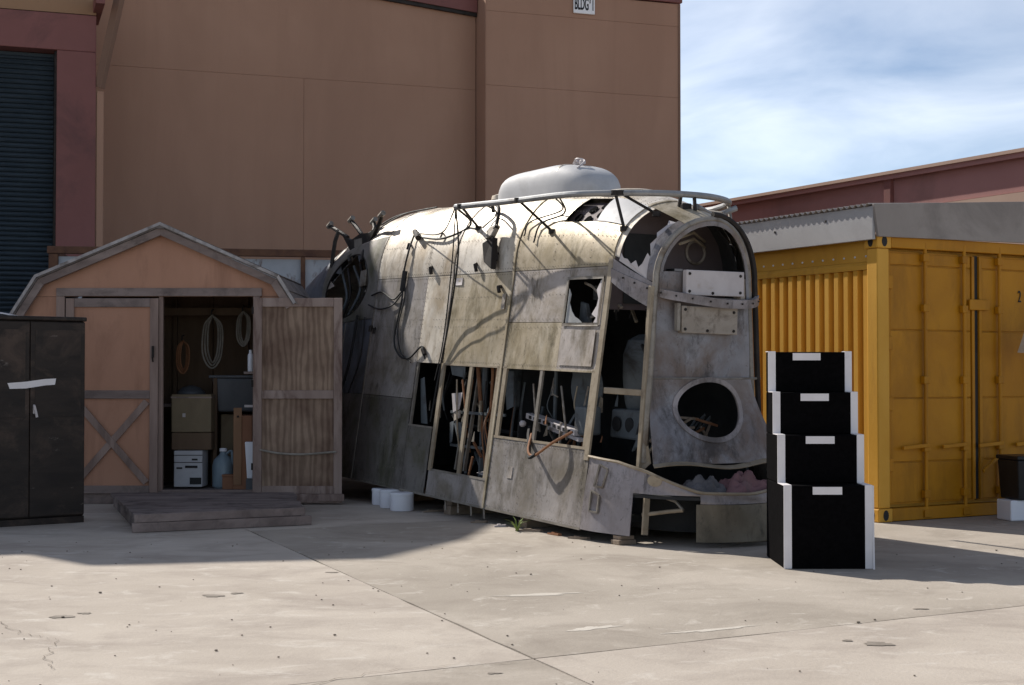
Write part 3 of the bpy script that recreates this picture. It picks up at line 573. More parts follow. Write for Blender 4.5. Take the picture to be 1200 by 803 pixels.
# lower cowl with its big oval hole
loops = []; n = 56; cw = .975
for f in (0, .08, .2, .35, .5, .65, .8, .9, 1):
    lp = []
    for k in range(n):
        a = 2 * math.pi * k / n; ex, ey = math.cos(a), math.sin(a); q = 1 / (abs(ex) ** 10 + abs(ey) ** 10) ** .1; q = lerp(q, 1 / max(abs(ex), abs(ey)), f)
        wb = lerp(.555, 1.215, (ey * q + 1) / 2); ob = ex * q * (lerp(.42, .60, clamp((1.2 - wb) / .42)) if ex > 0 else hf(wb) + .03 * clamp((1.05 - wb) / .45))
        w = lerp(cw + .232 * ey, wb, f); v = VC - lerp(.30 * ex - .045, ob, f); lp.append(Gp(fu(v, w) + .01, v, w))
    loops.append(lp)
mb = MB().loops(loops)
cow = mb.build('nose_cowl', 'skin_blue', GO, smooth=True, ang=0, solid=.012)
def ov(k, n_, r=0): a = 2 * math.pi * k / n_; w = cw + (.245 + r) * math.sin(a); v = VC - (.325 + r) * math.cos(a) + .045; return Gp(fu(v, w) + .02, v, w)
MB().ring([ov(k, 48, -.025) for k in range(48)], [ov(k, 48, .015) for k in range(48)]).build('hole_rim', 'skin_lilac', cow, smooth=True, solid=.012)
for k in range(0, 24):
    p = ov(k, 24, -.003); MB().lathe([(.007, 0), (.005, .006), (.002, .008)], n=6).build('rim_bolt', 'dark_iron', cow).matrix_local = Matrix.Translation(p + V(.004, 0, 0)) @ Matrix.Rotation(math.pi / 2, 4, 'Y')
# turned-out lower lip of the cowl
mb = MB(); mb.grid(lambda a, b: Gp(fu(VC - lerp(-1, 1, a) * .62, .555) + .012 + .06 * b, VC - lerp(-1, 1, a) * (.62 + .03 * b), .556 - .022 * b + .02 * math.sin(a * 9)), 14, 2); mb.build('cowl_lip', 'frame_tan', cow, smooth=True, solid=.006)
mb = MB(); mb.add([Gp(.22, -.30, .60), Gp(.33, -.33, .70), Gp(.36, -.34, .56), Gp(.27, -.29, .47)], [(0, 1, 2, 3)]); mb.build('bent_flange', 'frame_tan', cow, solid=.006)
mb = MB().tube([Gp(fu(VC - o * .56, 1.222) + .012, VC - o * .56, 1.222) for o in [k / 8 - 1 for k in range(17)]], .011, 6); mb.build('cowl_joint', 'frame_metal', cow, smooth=True)
# plates bolted to the nose
def plate(v0, v1, w0, w1, u, m, d=.03, tilt=0.0):
    mb = MB(); mb.hexa([Gp(u - d, v0, w0), Gp(u - d, v1, w0 - tilt), Gp(u + .004, v1, w0 - tilt), Gp(u + .004, v0, w0), Gp(u - d, v0, w1), Gp(u - d, v1, w1 - tilt), Gp(u + .004, v1, w1 - tilt), Gp(u + .004, v0, w1)])
    o = mb.build('bolted_plate', m, GO, bevel=.006)
    for v, w in ((v0 - .03, w0 + .03), (v1 + .04, w0 + .03 - tilt), (v0 - .03, w1 - .03), (v1 + .04, w1 - .035 - tilt), (lerp(v0, v1, .45), w0 + .02)):
        MB().lathe([(.013, 0), (.011, .008)], n=8).build('bolt', 'dark_iron', o).matrix_local = Matrix.Translation(Gp(u + .004, v, w)) @ Matrix.Rotation(math.pi / 2, 4, 'Y')
    return o
plate(-.62, -1.20, 1.885, 2.085, .40, 'plate_white', .05)
plate(-.575, -1.13, 1.585, 1.80, .41, 'plate_tan', .055, .01)
MB().box(.3, .40, 1.17, 1.22, 1.86, 2.03).build('side_lug', 'plate_tan', GO, bevel=.01)
MB().bar(Gp(.385, -.55, 1.60), Gp(.385, -.55, 1.82), .045, .03).build('plate_strap', 'frame_metal', GO, bevel=.004)
# belt rail that bulges round the nose
belt = bez([Gp(-.14, -.265, 2.07), Gp(.10, -.31, 1.985), Gp(.30, -.42, 1.905), Gp(.44, -.62, 1.86), Gp(.50, -.92, 1.825), Gp(.44, -1.24, 1.83), Gp(.30, -1.44, 1.87), Gp(.08, -1.52, 1.92)], 10)
mb = MB(); nb = len(belt)
for i, p in enumerate(belt):
    d = (belt[min(i + 1, nb - 1)] - belt[max(i - 1, 0)]).normalized(); o = d.cross(V(0, 0, 1)).normalized()
    if o.x < 0 and i > 3: o = -o
    if o.dot(p - Gp(-.3, VC, p.z)) < 0: o = -o
    mb.v += [tuple(p + V(0, 0, -.038) - o * .03), tuple(p + V(0, 0, -.038)), tuple(p + V(0, 0, .03)), tuple(p + V(0, 0, .036) - o * .03)]
mb.f = [(4 * i + j, 4 * i + 4 + j, 4 * i + 5 + j, 4 * i + 1 + j) for i in range(nb - 1) for j in range(3)]
mb.build('belt_rail', 'skin_lilac', GO, smooth=True, solid=.01)
bb = None
for i in range(6, nb - 6, 5):
    p = belt[i]; o = (p - Gp(-.3, VC, p.z)).normalized(); MB().lathe([(.009, 0), (.007, .008)], n=6).build('belt_bolt', 'dark_iron', GO).matrix_local = Matrix.Translation(p + o * .006) @ o.to_track_quat('Z', 'Y').to_matrix().to_4x4()
# arch frame over the nose opening
def arch(r, du, wt, w0, w1=None, f=0, t=1):
    pts = []
    for k in range(49):
        q = lerp(f, t, k / 48)
        if q < .3: o = -1; w = lerp(w0, 2.0, q / .3)
        elif q > .7: o = 1; w = lerp(2.0, w1 if w1 is not None else w0, (q - .7) / .3)
        else:
            a = math.pi * (q - .3) / .4; o = -math.cos(a); w = 2.0 + (wt - 2.0) * math.sin(a)
        v = VC - o * (r * lerp(1, .80, clamp(o * 2 + .6)) + .06 * max(0, (2.0 - w)) * 1.0); pts.append(Gp(.27 + du + .05 * (1 - o * o), v, w))
    return pts
MB().tube(arch(.515, .02, 2.50, .56), .026, 8).build('arch_frame', 'frame_metal', GO, smooth=True)
mb = MB(); A1, A2 = arch(.50, .035, 2.485, 1.86), arch(.47, .03, 2.45, 1.86)
mb.add(A1 + A2, [(i, i + 1, 49 + i + 1, 49 + i) for i in range(48)]); mb.build('arch_flange', 'skin_blue', GO, smooth=True, solid=.01)
MB().tube(arch(.60, .02, 2.54, 1.9, .85, .5, 1), .024, 8).build('guard_tube', 'dark_iron', GO, smooth=True)
MB().bar(Gp(.255, -.315, .52), Gp(.285, -.385, 1.95), .07, .045, (1, 0, 0)).build('door_post', 'frame_tan', GO, bevel=.005)
MB().bar(Gp(-.1, -.20, 1.115), Gp(.23, -.36, 1.105), .05, .05).build('cross_bar', 'frame_tan', GO, bevel=.005)

# skirt round the bottom of the nose
def wtop(ph):
    T = [(0, .585), (20, .565), (35, .51), (50, .42), (62, .36), (90, .35), (130, .42), (180, .55)]
    for (a, x), (b, y) in zip(T, T[1:]):
        if ph <= b: return lerp(x, y, (ph - a) / (b - a))
    return .55
def skirt(ph, w, d=0):
    a = 1.03 - .12 * w + d; hb = .92 - .135 * w + d; p = R(ph); return Gp(-.10 + a * math.sin(p) - .03 * (1 - math.sin(p)), VC + hb * math.cos(p), w)
def sks(p0, p1, w0, w1, m, name='skirt_panel', d=.0):
    f = lambda x, ph: wtop(ph) if x is None else x
    return MB().grid(lambda a, b: skirt(lerp(p0, p1, a), lerp(f(w0, lerp(p0, p1, a)), f(w1, lerp(p0, p1, a)), b), d + .005 * math.sin(7 * a + 5 * b)), max(5, int((p1 - p0) / 4)), 7).build(name, m, GO, smooth=True, ang=0, solid=.008)
sks(0, 29.5, .005, None, 'skin_lilac'); sks(29.5, 62, .335, None, 'skin_lilac'); sks(62, 110, .275, None, 'skin_lilac'); sks(60, 104, -.01, .272, 'skin_olive', d=.006); sks(110, 180, 0, None, 'skin_grey')
MB().tube([skirt(ph, wtop(ph), .004) for ph in range(0, 181, 4)], .012, 6).build('skirt_edge', 'frame_tan', GO, smooth=True)
MB().prism([(k, 0) for k in range(14)], lambda p: skirt(40 + 0, .44, .006) + (V(0, 0, .045 * math.sin(p[0] / 14 * 6.283)) + (skirt(43, .44) - skirt(37, .44)).normalized() * .06 * math.cos(p[0] / 14 * 6.283)), lambda p: skirt(40, .44, -.003) + (V(0, 0, .045 * math.sin(p[0] / 14 * 6.283)) + (skirt(43, .44) - skirt(37, .44)).normalized() * .06 * math.cos(p[0] / 14 * 6.283))).build('cover_disc', 'frame_tan', GO)
for ph, w0, w1, rot in ((7, .36, .53, 9), (5.5, .16, .32, 0)):
    q = [(ph, w0), (ph + 5.5, w0 - .005), (ph + 5.5 + rot * .25, w1 - .03), (ph + rot * .25, w1)]
    pt = [skirt(a, w, .008) for a, w in q]; fr = MB()
    for i in range(4): fr.bar(pt[i], pt[(i + 1) % 4], .014, .014)
    fr.build('hatch_frame', 'frame_metal', GO)
    MB().add([skirt(a, w, -.004) for a, w in q], [(0, 1, 2, 3)]).build('hatch_cover', 'skin_grey', GO, solid=.004)
dk = MB(); loop = [(ph) for ph in range(0, 181, 6)]
dk.prism(loop, lambda ph: skirt(ph, .30, -.02), lambda ph: skirt(ph, .325, -.02)); dk.build('nose_deck', 'interior_dark', GO)
MB().prism(loop, lambda ph: skirt(ph, .0, -.5), lambda ph: skirt(ph, .29, -.5)).build('deck_support', 'interior_dark', GO)
MB().bar(skirt(36, .02, -.03), skirt(36, .3, -.03), .02, .05).build('skirt_stay', 'frame_tan', GO)
MB().tube([skirt(34, .17, -.03), skirt(46, .20, -.1), skirt(54, .22, -.06)], .016, 8).build('drain_pipe', 'frame_tan', GO, smooth=True)
MB().tube([skirt(54, .22, -.06), skirt(50, .28, -.1), skirt(42, .31, -.12)], .012, 8).build('drain_pipe', 'frame_metal', GO, smooth=True)

# bumper rail on struts over the roof
rail = bez([Gp(-2.42, -.05, 2.738), Gp(-1.44, -.10, 2.727), Gp(-.65, -.12, 2.722), Gp(-.28, -.3, 2.72), Gp(-.03, -.6, 2.72), Gp(.05, -.92, 2.72), Gp(-.03, -1.24, 2.72), Gp(-.24, -1.54, 2.715), Gp(-.6, -1.74, 2.71), Gp(-1.0, -1.79, 2.70), Gp(-2.2, -1.80, 2.72)], 10)
MB().tube(rail, .027, 10).build('roof_rail', 'pipe_metal', GO, smooth=True)
def rp(u, side=0):   # point of the rail at length u
    c = [p for p in rail if (p.y < .92) == (side == 0)]; return min(c, key=lambda p: abs(p.x - u))
for u, fu_, fs_ in ((-2.34, -2.6, 2.52), (-1.36, -1.2, 2.44), (-.22, -.14, 2.50), (-.20, .0, 2.80)):
    a = rp(u); b = sn(fu_, fs_, .0); st = MB().tube([a, b], .013, 6).build('rail_strut', 'dark_iron', GO, smooth=True)
    MB().lathe([(.036, -.02), (.036, .02)], b, 10).build('strut_foot', 'dark_iron', st); MB().lathe([(.04, -.02), (.04, .02)], a, 10).build('strut_clamp', 'dark_iron', st)
for (u, v, w), (u2, v2, w2) in (((.05, -.95, 2.72), (.10, -.93, 2.50)), ((.0, -.85, 2.70), (-.02, -.85, 2.62)), ((-.32, -1.60, 2.71), (-.05, -1.47, 2.25)), ((-.10, -1.36, 2.60), (-.8, -1.2, 2.72))):
    MB().tube([Gp(u, v, w), Gp(u2, v2, w2)], .016, 7).build('rail_strut', 'frame_metal' if v < -1.3 else 'dark_iron', GO, smooth=True)
MB().box(-.03, .05, .84, .93, 2.58, 2.65).build('rail_bracket', 'dark_iron', GO, bevel=.01)
MB().tube([Gp(.02, -1.0, 2.63), Gp(-.2, -1.35, 2.58), Gp(-.15, -1.55, 2.66)], .026, 8).build('hatch_arm', 'pipe_metal', GO, smooth=True)

# roof fairing
def fair(a, b):
    u = lerp(-2.80, -1.17, a); q = a * 2 - 1
    e = (1 - abs(q) ** (7 if q < 0 else 3.2)) ** (.5 if q < 0 else .6); e = max(e, .0)
    t = b * math.pi; hh = (.27 + .03 * clamp(a * 1.5)) * e; hwid = .30 * e ** .6
    c, s = math.cos(t), math.sin(t); return Gp(u, VC + hwid * math.copysign(abs(c) ** .5, c), 2.80 + .03 + hh * abs(s) ** .6)
fa = MB().grid(fair, 34, 22).build('roof_fairing', 'silver', GO, smooth=True, ang=60)
MB().grid(lambda a, b: fair(.70 + a * .02, b) + V(0, 0, .006) + Vector((0, (b - .5) * -.012, 0)), 1, 22).build('fairing_strap', 'frame_metal', fa, smooth=True)
for dx in (-.14, -.05):
    MB().lathe([(.03, 0), (.03, .03), (.012, .045)], Gp(-1.55 + dx, VC, 3.125), 10).build('fairing_cap', 'plate_white', fa, smooth=True)
MB().tube(bez([Gp(-1.72, -.90, 3.14), Gp(-1.6, -.86, 3.17), Gp(-1.5, -.88, 3.14), Gp(-1.42, -.75, 3.06)], 6), .009, 6).build('fairing_cable', 'plate_white', fa, smooth=True)
MB().lathe([(.12, 0), (.11, .04), (.05, .06)], Gp(-3.05, VC, 2.90), 16).build('roof_plug', 'skin_cream', GO, smooth=True)
MB().grid(lambda a, b: Gp(-.80 + .34 * math.cos(6.283 * a) * b, -.86 + .22 * math.sin(6.283 * a) * b, 2.80 + .03 * (1 - b * b)), 28, 5).build('roof_dish', 'skin_cream', GO, smooth=True, solid=.01)
# pierced web seen through the torn roof
wb = MB(); c0, c1 = (-1.15, 2.50), (-.5, 2.88)
hl = [(-.99, 2.62), (-.87, 2.73), (-.74, 2.79), (-.82, 2.59), (-.68, 2.66)]
wb.grid(lambda a, b: sn(lerp(c0[0], c1[0], a), lerp(c0[1], c1[1], b), -.06), 8, 6); wo_ = wb.build('pierced_web', 'interior_mauve', GO, smooth=True)
for u, s in hl:
    p = sn(u, s, -.052); nn = (sn(u, s, .05) - sn(u, s, 0)).normalized(); MB().lathe([(.046, 0), (.046, .006)], n=16).build('web_hole', 'black_carpet', wo_).matrix_local = Matrix.Translation(p) @ nn.to_track_quat('Z', 'Y').to_matrix().to_4x4()

# cables slung down the side
def cable(pts, r, m='rubber', d=.03, name='cable'):
    MB().tube(bez([sn(u, s, d if len(q) == 0 else q[0]) for u, s, *q in pts], 8), r, 7).build(name, m, GO, smooth=True)
cable([(-3.93, 2.53), (-3.9, 2.35), (-3.93, 2.15), (-3.9, 1.9), (-3.95, 1.5), (-3.80, 1.33), (-3.55, 1.30), (-3.30, 1.42), (-3.2, 1.30)], .010)
cable([(-3.9, 2.12), (-3.84, 1.9), (-3.90, 1.6), (-3.76, 1.36), (-3.5, 1.26)], .007)
MB().tube([sn(-3.97, 2.55, .02), sn(-3.74, 2.46, .05)], .03, 8).build('cable_gland', 'dark_iron', GO, smooth=True)
MB().tube([sn(-3.9, 2.18, .03), sn(-3.92, 1.98, .03)], .028, 8).build('cable_sleeve', 'rubber', GO, smooth=True)
MB().tube(bez([rp(-2.40), sn(-2.75, 2.55, .03), sn(-3.2, 2.44, .03), sn(-3.8, 2.48, .03)], 8), .011, 6).build('cable', 'rubber', GO, smooth=True)
MB().tube(bez([rp(-2.40), rp(-2.40) + V(-.35, .04, -.22), sn(-3.8, 2.5, .06)], 8), .007, 6).build('cable', 'rubber', GO, smooth=True)
MB().tube(bez([rp(-2.40), Gp(-2.45, -.10, 2.3), Gp(-2.72, -.16, 1.7), Gp(-2.87, -.15, 1.25), Gp(-2.95, -.09, .7)], 8), .0085, 7).build('cable', 'rubber', GO, smooth=True)
MB().tube(bez([rp(-2.40), Gp(-2.5, -.06, 2.2), Gp(-2.8, -.14, 1.5), Gp(-2.93, -.12, 1.1)], 8), .006, 6).build('cable', 'rubber', GO, smooth=True)
MB().tube(bez([rp(-.75), sn(-1.15, 2.62, .05), sn(-1.6, 2.52, .03), sn(-1.62, 2.40, .02)], 8), .007, 6).build('cable', 'rubber', GO, smooth=True)
MB().tube(bez([rp(-.72), sn(-1.05, 2.58, .06), sn(-1.4, 2.5, .03), sn(-1.42, 2.34, .02)], 8), .008, 6).build('cable', 'rubber', GO, smooth=True)
MB().tube(bez([rp(-1.9), sn(-2.3, 2.62, .05), sn(-2.46, 2.5, .03)], 8), .008, 6).build('cable', 'rubber', GO, smooth=True)
cable([(-4.65, 1.95), (-4.4, 1.98), (-4.1, 1.9), (-3.92, 1.98)], .009); cable([(-4.7, 1.85), (-4.4, 1.80), (-4.1, 1.84), (-3.92, 1.95)], .008)
cable([(-4.95, 1.75), (-5.0, 1.2), (-5.25, .6), (-5.3, .1)], .014); cable([(-4.75, 1.72), (-4.72, 1.3), (-4.9, .9)], .008)
# bits of metal left on the skin
def lug(u, s, l, r, d=.045):
    r *= .7; d *= .7; MB().tube([sn(u, s, 0), sn(u + .03, s - .01, d), sn(u + l, s - .06, d * .9)], r, 7).build('lug', 'dark_iron', GO, smooth=True)
lug(-3.30, 2.50, .02, .014); lug(-3.36, 2.20, .05, .028); lug(-2.44, 2.20, .06, .024); lug(-1.93, 1.99, .05, .026, .06); lug(-3.3, 1.40, .08, .03); lug(-3.98, 2.43, .03, .02); lug(-2.05, 2.27, .04, .02); lug(-4.6, 1.62, .03, .03); lug(-4.5, 1.60, .03, .02)
sk(-1.86, -1.80, 1.78, 1.92, 'plate_tan', off=.012, nu=3, nv=3, name='data_plate'); sk(-2.83, -2.68, 2.02, 2.09, 'plate_white', off=.006, nu=3, nv=3, name='data_plate')
sk(-1.38, -1.30, .30, .40, 'skin_grey', off=.001, nu=3, nv=3, name='inspection_cover')
a, b, c = sn(-2.42, 2.70, .10), sn(-2.12, 2.60, .13), sn(-2.04, 2.44, .10)
dg = MB().tube(bez([sn(-2.48, 2.68, .02), a, b, c], 5), [.018] * 15 + [.03], 7).build('torn_bracket', 'dark_iron', GO, smooth=True)
MB().hexa([sn(-2.24, 2.34, .03), sn(-2.03, 2.38, .05), sn(-2.03, 2.38, .11), sn(-2.24, 2.34, .09), sn(-2.20, 2.20, .03), sn(-1.98, 2.14, .04), sn(-1.98, 2.14, .10), sn(-2.20, 2.20, .06)]).build('torn_flap', 'dark_iron', dg, bevel=.01)
MB().hexa([sn(-2.17, 2.46, .05), sn(-2.02, 2.47, .07), sn(-2.02, 2.47, .12), sn(-2.17, 2.46, .11), sn(-2.17, 2.36, .05), sn(-2.05, 2.38, .07), sn(-2.05, 2.38, .12), sn(-2.17, 2.36, .11)]).build('torn_flap', 'frame_metal', dg, bevel=.01)
hb_ = MB().prism([(-5.95, 2.66), (-5.72, 2.60), (-5.48, 2.66), (-5.22, 2.66), (-5.02, 2.73), (-5.2, 2.58), (-5.26, 2.47), (-5.5, 2.44), (-5.72, 2.47)], lambda p: Gp(p[0] + .08, -.42, p[1]), lambda p: Gp(p[0] + .08, -.46, p[1])).build('mooring_bracket', 'dark_iron', GO)
MB().prism([(-5.62, 2.60), (-5.42, 2.61), (-5.40, 2.52), (-5.6, 2.50)], lambda p: Gp(p[0] + .08, -.415, p[1]), lambda p: Gp(p[0] + .08, -.425, p[1])).build('bracket_web', 'frame_metal', hb_)
for pts in (((-5.85, -.54, 2.64), (-6.1, -.54, 2.72), (-6.35, -.53, 2.80)), ((-5.5, -.56, 2.65), (-5.72, -.6, 2.74), (-5.9, -.6, 2.84)), ((-5.2, -.56, 2.66), (-5.25, -.6, 2.72), (-5.33, -.62, 2.79)), ((-5.05, -.54, 2.71), (-4.9, -.5, 2.76), (-4.83, -.48, 2.82)), ((-5.3, -.54, 2.5), (-5.22, -.45, 2.44), (-5.15, -.4, 2.34)), ((-6.1, -.54, 2.74), (-6.12, -.5, 2.6), (-6.12, -.46, 2.3)), ((-5.55, -.54, 2.47), (-5.6, -.45, 2.4), (-5.5, -.42, 2.34))):
    MB().tube([Gp(p[0] + .08, p[1] + .1, p[2]) for p in pts], .024, 7).build('bracket_arm', 'dark_iron', hb_, smooth=True)
    if pts[-1][2] > 2.7:
        MB().tube([Gp(pts[-1][0] + .08, pts[-1][1] + .1, pts[-1][2]) + V(-.04, 0, -.01), Gp(pts[-1][0] + .08, pts[-1][1] + .1, pts[-1][2]) + V(.05, 0, .03)], .03, 8).build('arm_pin', 'frame_metal', hb_, smooth=True)
for k in range(2):
    MB().tube(bez([sn(-5.3 + k * .22, 2.66, .03), sn(-4.9 + k * .2, 2.85, .035), sn(-4.4 + k * .2, 3.0, .02)], 6), .008, 6).build('cable', 'rubber', GO, smooth=True)
# inside
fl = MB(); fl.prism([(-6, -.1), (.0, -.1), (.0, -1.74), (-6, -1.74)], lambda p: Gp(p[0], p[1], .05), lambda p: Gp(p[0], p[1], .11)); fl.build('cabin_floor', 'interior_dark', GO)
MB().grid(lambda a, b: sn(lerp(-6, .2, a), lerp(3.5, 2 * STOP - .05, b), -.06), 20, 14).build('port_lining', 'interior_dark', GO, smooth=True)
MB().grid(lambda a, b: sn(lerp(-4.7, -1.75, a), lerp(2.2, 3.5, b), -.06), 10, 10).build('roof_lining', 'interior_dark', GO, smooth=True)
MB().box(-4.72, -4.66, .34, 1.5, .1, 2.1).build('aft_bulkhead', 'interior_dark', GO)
def bulk(u, w0, m, name, k=.94):
    pts = [(v_, w_) for v_, w_ in [(-o, w) for o, w in [(.60 * k, w0)]]]
    poly = []
    for s in [w0] + [1.9, 2.12] + [2.12 + q * .1 for q in range(1, 11)]:
        p = surf3(u, s); poly.append((-(p.y) - VC, p.z))
    poly = [(a * k, w - .03) for a, w in poly]; poly = poly + [(-a, w) for a, w in reversed(poly)]
    return MB().prism(poly, lambda p: Gp(u, VC + p[0], p[1]), lambda p: Gp(u - .03, VC + p[0], p[1])).build(name, m, GO)
bk = bulk(-.25, 1.80, 'interior_mauve', 'nose_bulkhead')
MB().tube([Gp(-.235, -1.19 + .095 * math.cos(6.283 * k / 28), 2.27 + .095 * math.sin(6.283 * k / 28)) for k in range(29)], .013, 6).build('ring_frame', 'plate_tan', bk, smooth=True)
MB().box(-.24, -.14, .88, 1.0, 1.95, 2.12).build('instrument_box', 'rubber', bk, bevel=.01); MB().box(-.139, -.132, .90, .98, 2.10, 2.12).build('dial_strip', 'plate_white', bk)
for w in (2.41, 2.36): MB().tube([Gp(.2, -.70, w - .06), Gp(.05, -.95, w), Gp(-.15, -1.22, w - .05)], .012, 6).build('roof_pipe', 'frame_tan', GO, smooth=True)
bulk(-1.9, .12, 'interior_dark', 'cabin_bulkhead', .55)
MB().box(-.245, -.235, .46, .86, 1.82, 2.40).build('shade_plate', 'interior_dark', GO)  # added dark plate, stands in for the gloom behind the nose side window
MB().tube(bez([Gp(-.72, -.4, 2.0), Gp(-.55, -.38, 1.95), Gp(-.42, -.38, 1.84), Gp(-.5, -.38, 1.74), Gp(-.65, -.4, 1.70)], 6), .012, 6).build('bent_pipe', 'plate_tan', GO, smooth=True)
MB().box(-.78, -.4, .52, .55, 1.86, 1.98).build('window_backing', 'interior_grey', GO); MB().hexa([Gp(-.75, -.36, 1.66), Gp(-.6, -.36, 1.66), Gp(-.6, -.40, 1.66), Gp(-.75, -.40, 1.66), Gp(-.74, -.37, 1.84), Gp(-.66, -.37, 1.82), Gp(-.66, -.40, 1.82), Gp(-.74, -.40, 1.84)]).build('torn_lining', 'interior_grey', GO)
# console with two round holes, seat back, rods
con = MB().hexa([Gp(-.56, -.56, .70), Gp(-.10, -.52, .70), Gp(-.10, -.85, .70), Gp(-.56, -.85, .70), Gp(-.56, -.58, .94), Gp(-.10, -.55, .95), Gp(-.10, -.85, .95), Gp(-.56, -.85, .94)]).build('console', 'interior_grey', GO, bevel=.02)
for u in (-.43, -.24): MB().lathe([(.062, 0), (.062, .006)], n=20).build('dial_hole', 'rubber', con).matrix_local = Matrix.Translation(Gp(u, -.545, .82)) @ Matrix.Rotation(math.pi / 2, 4, 'X')
MB().lathe([(.15, .94), (.17, 1.0), (.19, 1.2), (.19, 1.40), (.15, 1.52), (.06, 1.57)], Gp(-.36, -.78, 0), 24).build('ballast_tank', 'interior_grey', GO, smooth=True)
MB().lathe([(.04, 0), (.22, .01), (.24, .03), (.22, .06)], n=28).build('round_cover', 'interior_grey', GO, smooth=True).matrix_local = Matrix.Translation(Gp(-.95, -.62, 1.10)) @ Matrix.Rotation(math.pi / 2, 4, 'X')
lad = MB().bar(Gp(-1.55, -.38, .83), Gp(-.62, -.30, .735), .10, .05).build('slotted_rail', 'plate_white', GO, bevel=.004)
for k in range(9): t = (k + 1) / 10; MB().box(-.02, .02, -.006, .006, -.014, .014).build('slot', 'rubber', lad).location = Gp(lerp(-1.55, -.62, t), lerp(-.38, -.30, t) + .052, lerp(.83, .735, t))
MB().bar(Gp(-1.2, -.36, .745), Gp(-.55, -.28, .68), .05, .03).build('seat_rail', 'plate_white', GO)
MB().box(-.68, -.50, .28, .44, .72, .96).build('junction_box', 'interior_grey', GO, bevel=.02)
MB().tube(bez([Gp(-1.1, -.12, .70), Gp(-.95, .0, .57), Gp(-.82, .02, .54), Gp(-.6, -.02, .66), Gp(-.45, -.12, .76)], 8), .012, 7).build('hose', 'rust_pipe', GO, smooth=True)
MB().tube(bez([Gp(-1.35, -.25, .74), Gp(-1.15, -.12, .68), Gp(-1.0, -.04, .60), Gp(-.9, .02, .52), Gp(-.8, .02, .55)], 8), .016, 7).build('hose', 'rubber', GO, smooth=True)
MB().lathe([(.015, 0), (.03, .015), (.03, .04), (.015, .055)], Gp(-1.42, -.22, .74), 12).build('valve', 'plate_white', GO, smooth=True)
for (p, q, r, m) in ((Gp(-1.35, -.5, .12), Gp(-1.32, -.5, 1.5), .018, 'interior_grey'), (Gp(-1.5, -.9, .12), Gp(-1.2, -.6, 1.3), .012, 'interior_grey'), (Gp(-1.55, -.45, .2), Gp(-1.1, -.75, .9), .012, 'rust_pipe'), (Gp(-2.36, -.28, 1.26), Gp(-2.2, -.3, .22), .02, 'rust_pipe'), (Gp(-2.30, -.33, 1.3), Gp(-2.36, -.33, .2), .03, 'interior_grey'), (Gp(-2.1, -.30, 1.28), Gp(-2.0, -.2, .24), .016, 'rust_pipe'), (Gp(-2.75, -.4, .2), Gp(-2.4, -.4, .55), .014, 'interior_grey'), (Gp(-2.8, -.35, .62), Gp(-2.6, -.3, .22), .016, 'interior_grey'), (Gp(-3.0, -.5, .66), Gp(-2.0, -.5, .64), .02, 'interior_dark'), (Gp(.05, -.5, 1.55), Gp(-.3, -.9, 1.95), .012, 'frame_tan'), (Gp(.12, -.55, 1.5), Gp(-.2, -.95, 1.92), .012, 'frame_tan')):
    MB().tube([p, q], r, 7).build('rod', m, GO, smooth=True)
for k in range(7):
    u = -1.98 - .035 * k; MB().tube(bez([Gp(u + .05, -.3, 1.28), Gp(u, -.24 - .02 * k, .95), Gp(u - .08 + .03 * k, -.2, .7), Gp(u + .06, -.24, .4), Gp(u + .1, -.3, .2)], 6), .009, 5).build('wire', 'rubber' if k % 3 else 'rust_pipe', GO, smooth=True)
for k in range(10):
    a = hsh(k, 1) * .5; MB().tube(bez([Gp(-1.6 + k * .14, -.3 - a, .13), Gp(-1.5 + k * .13, -.25, .25 + a * .5), Gp(-1.35 + k * .13, -.3 - a * .4, .15)], 5), .008, 5).build('wire', 'interior_grey', GO, smooth=True)
    MB().tube(bez([Gp(-.05 - .3 * a, -.45 - .07 * k, .62), Gp(.0 + a * .2, -.5 - .07 * k, .80 + a * .25), Gp(-.1, -.6 - .06 * k, .7)], 5), .008, 5).build('wire', 'interior_grey', GO, smooth=True)
for k in range(16):
    a = k * 1.7; c = (-.62 - .5 * hsh(k, 11), .66 + .25 * hsh(k, 12)); MB().bar(Gp(.14 - .1 * hsh(k, 4), c[0] - .12 * math.cos(a), c[1] - .08 * math.sin(a)), Gp(.05, c[0] + .12 * math.cos(a), c[1] + .1 * math.sin(a)), .012, .02).build('scrap_stick', 'debris_wood' if k % 3 else 'rust_pipe', GO)
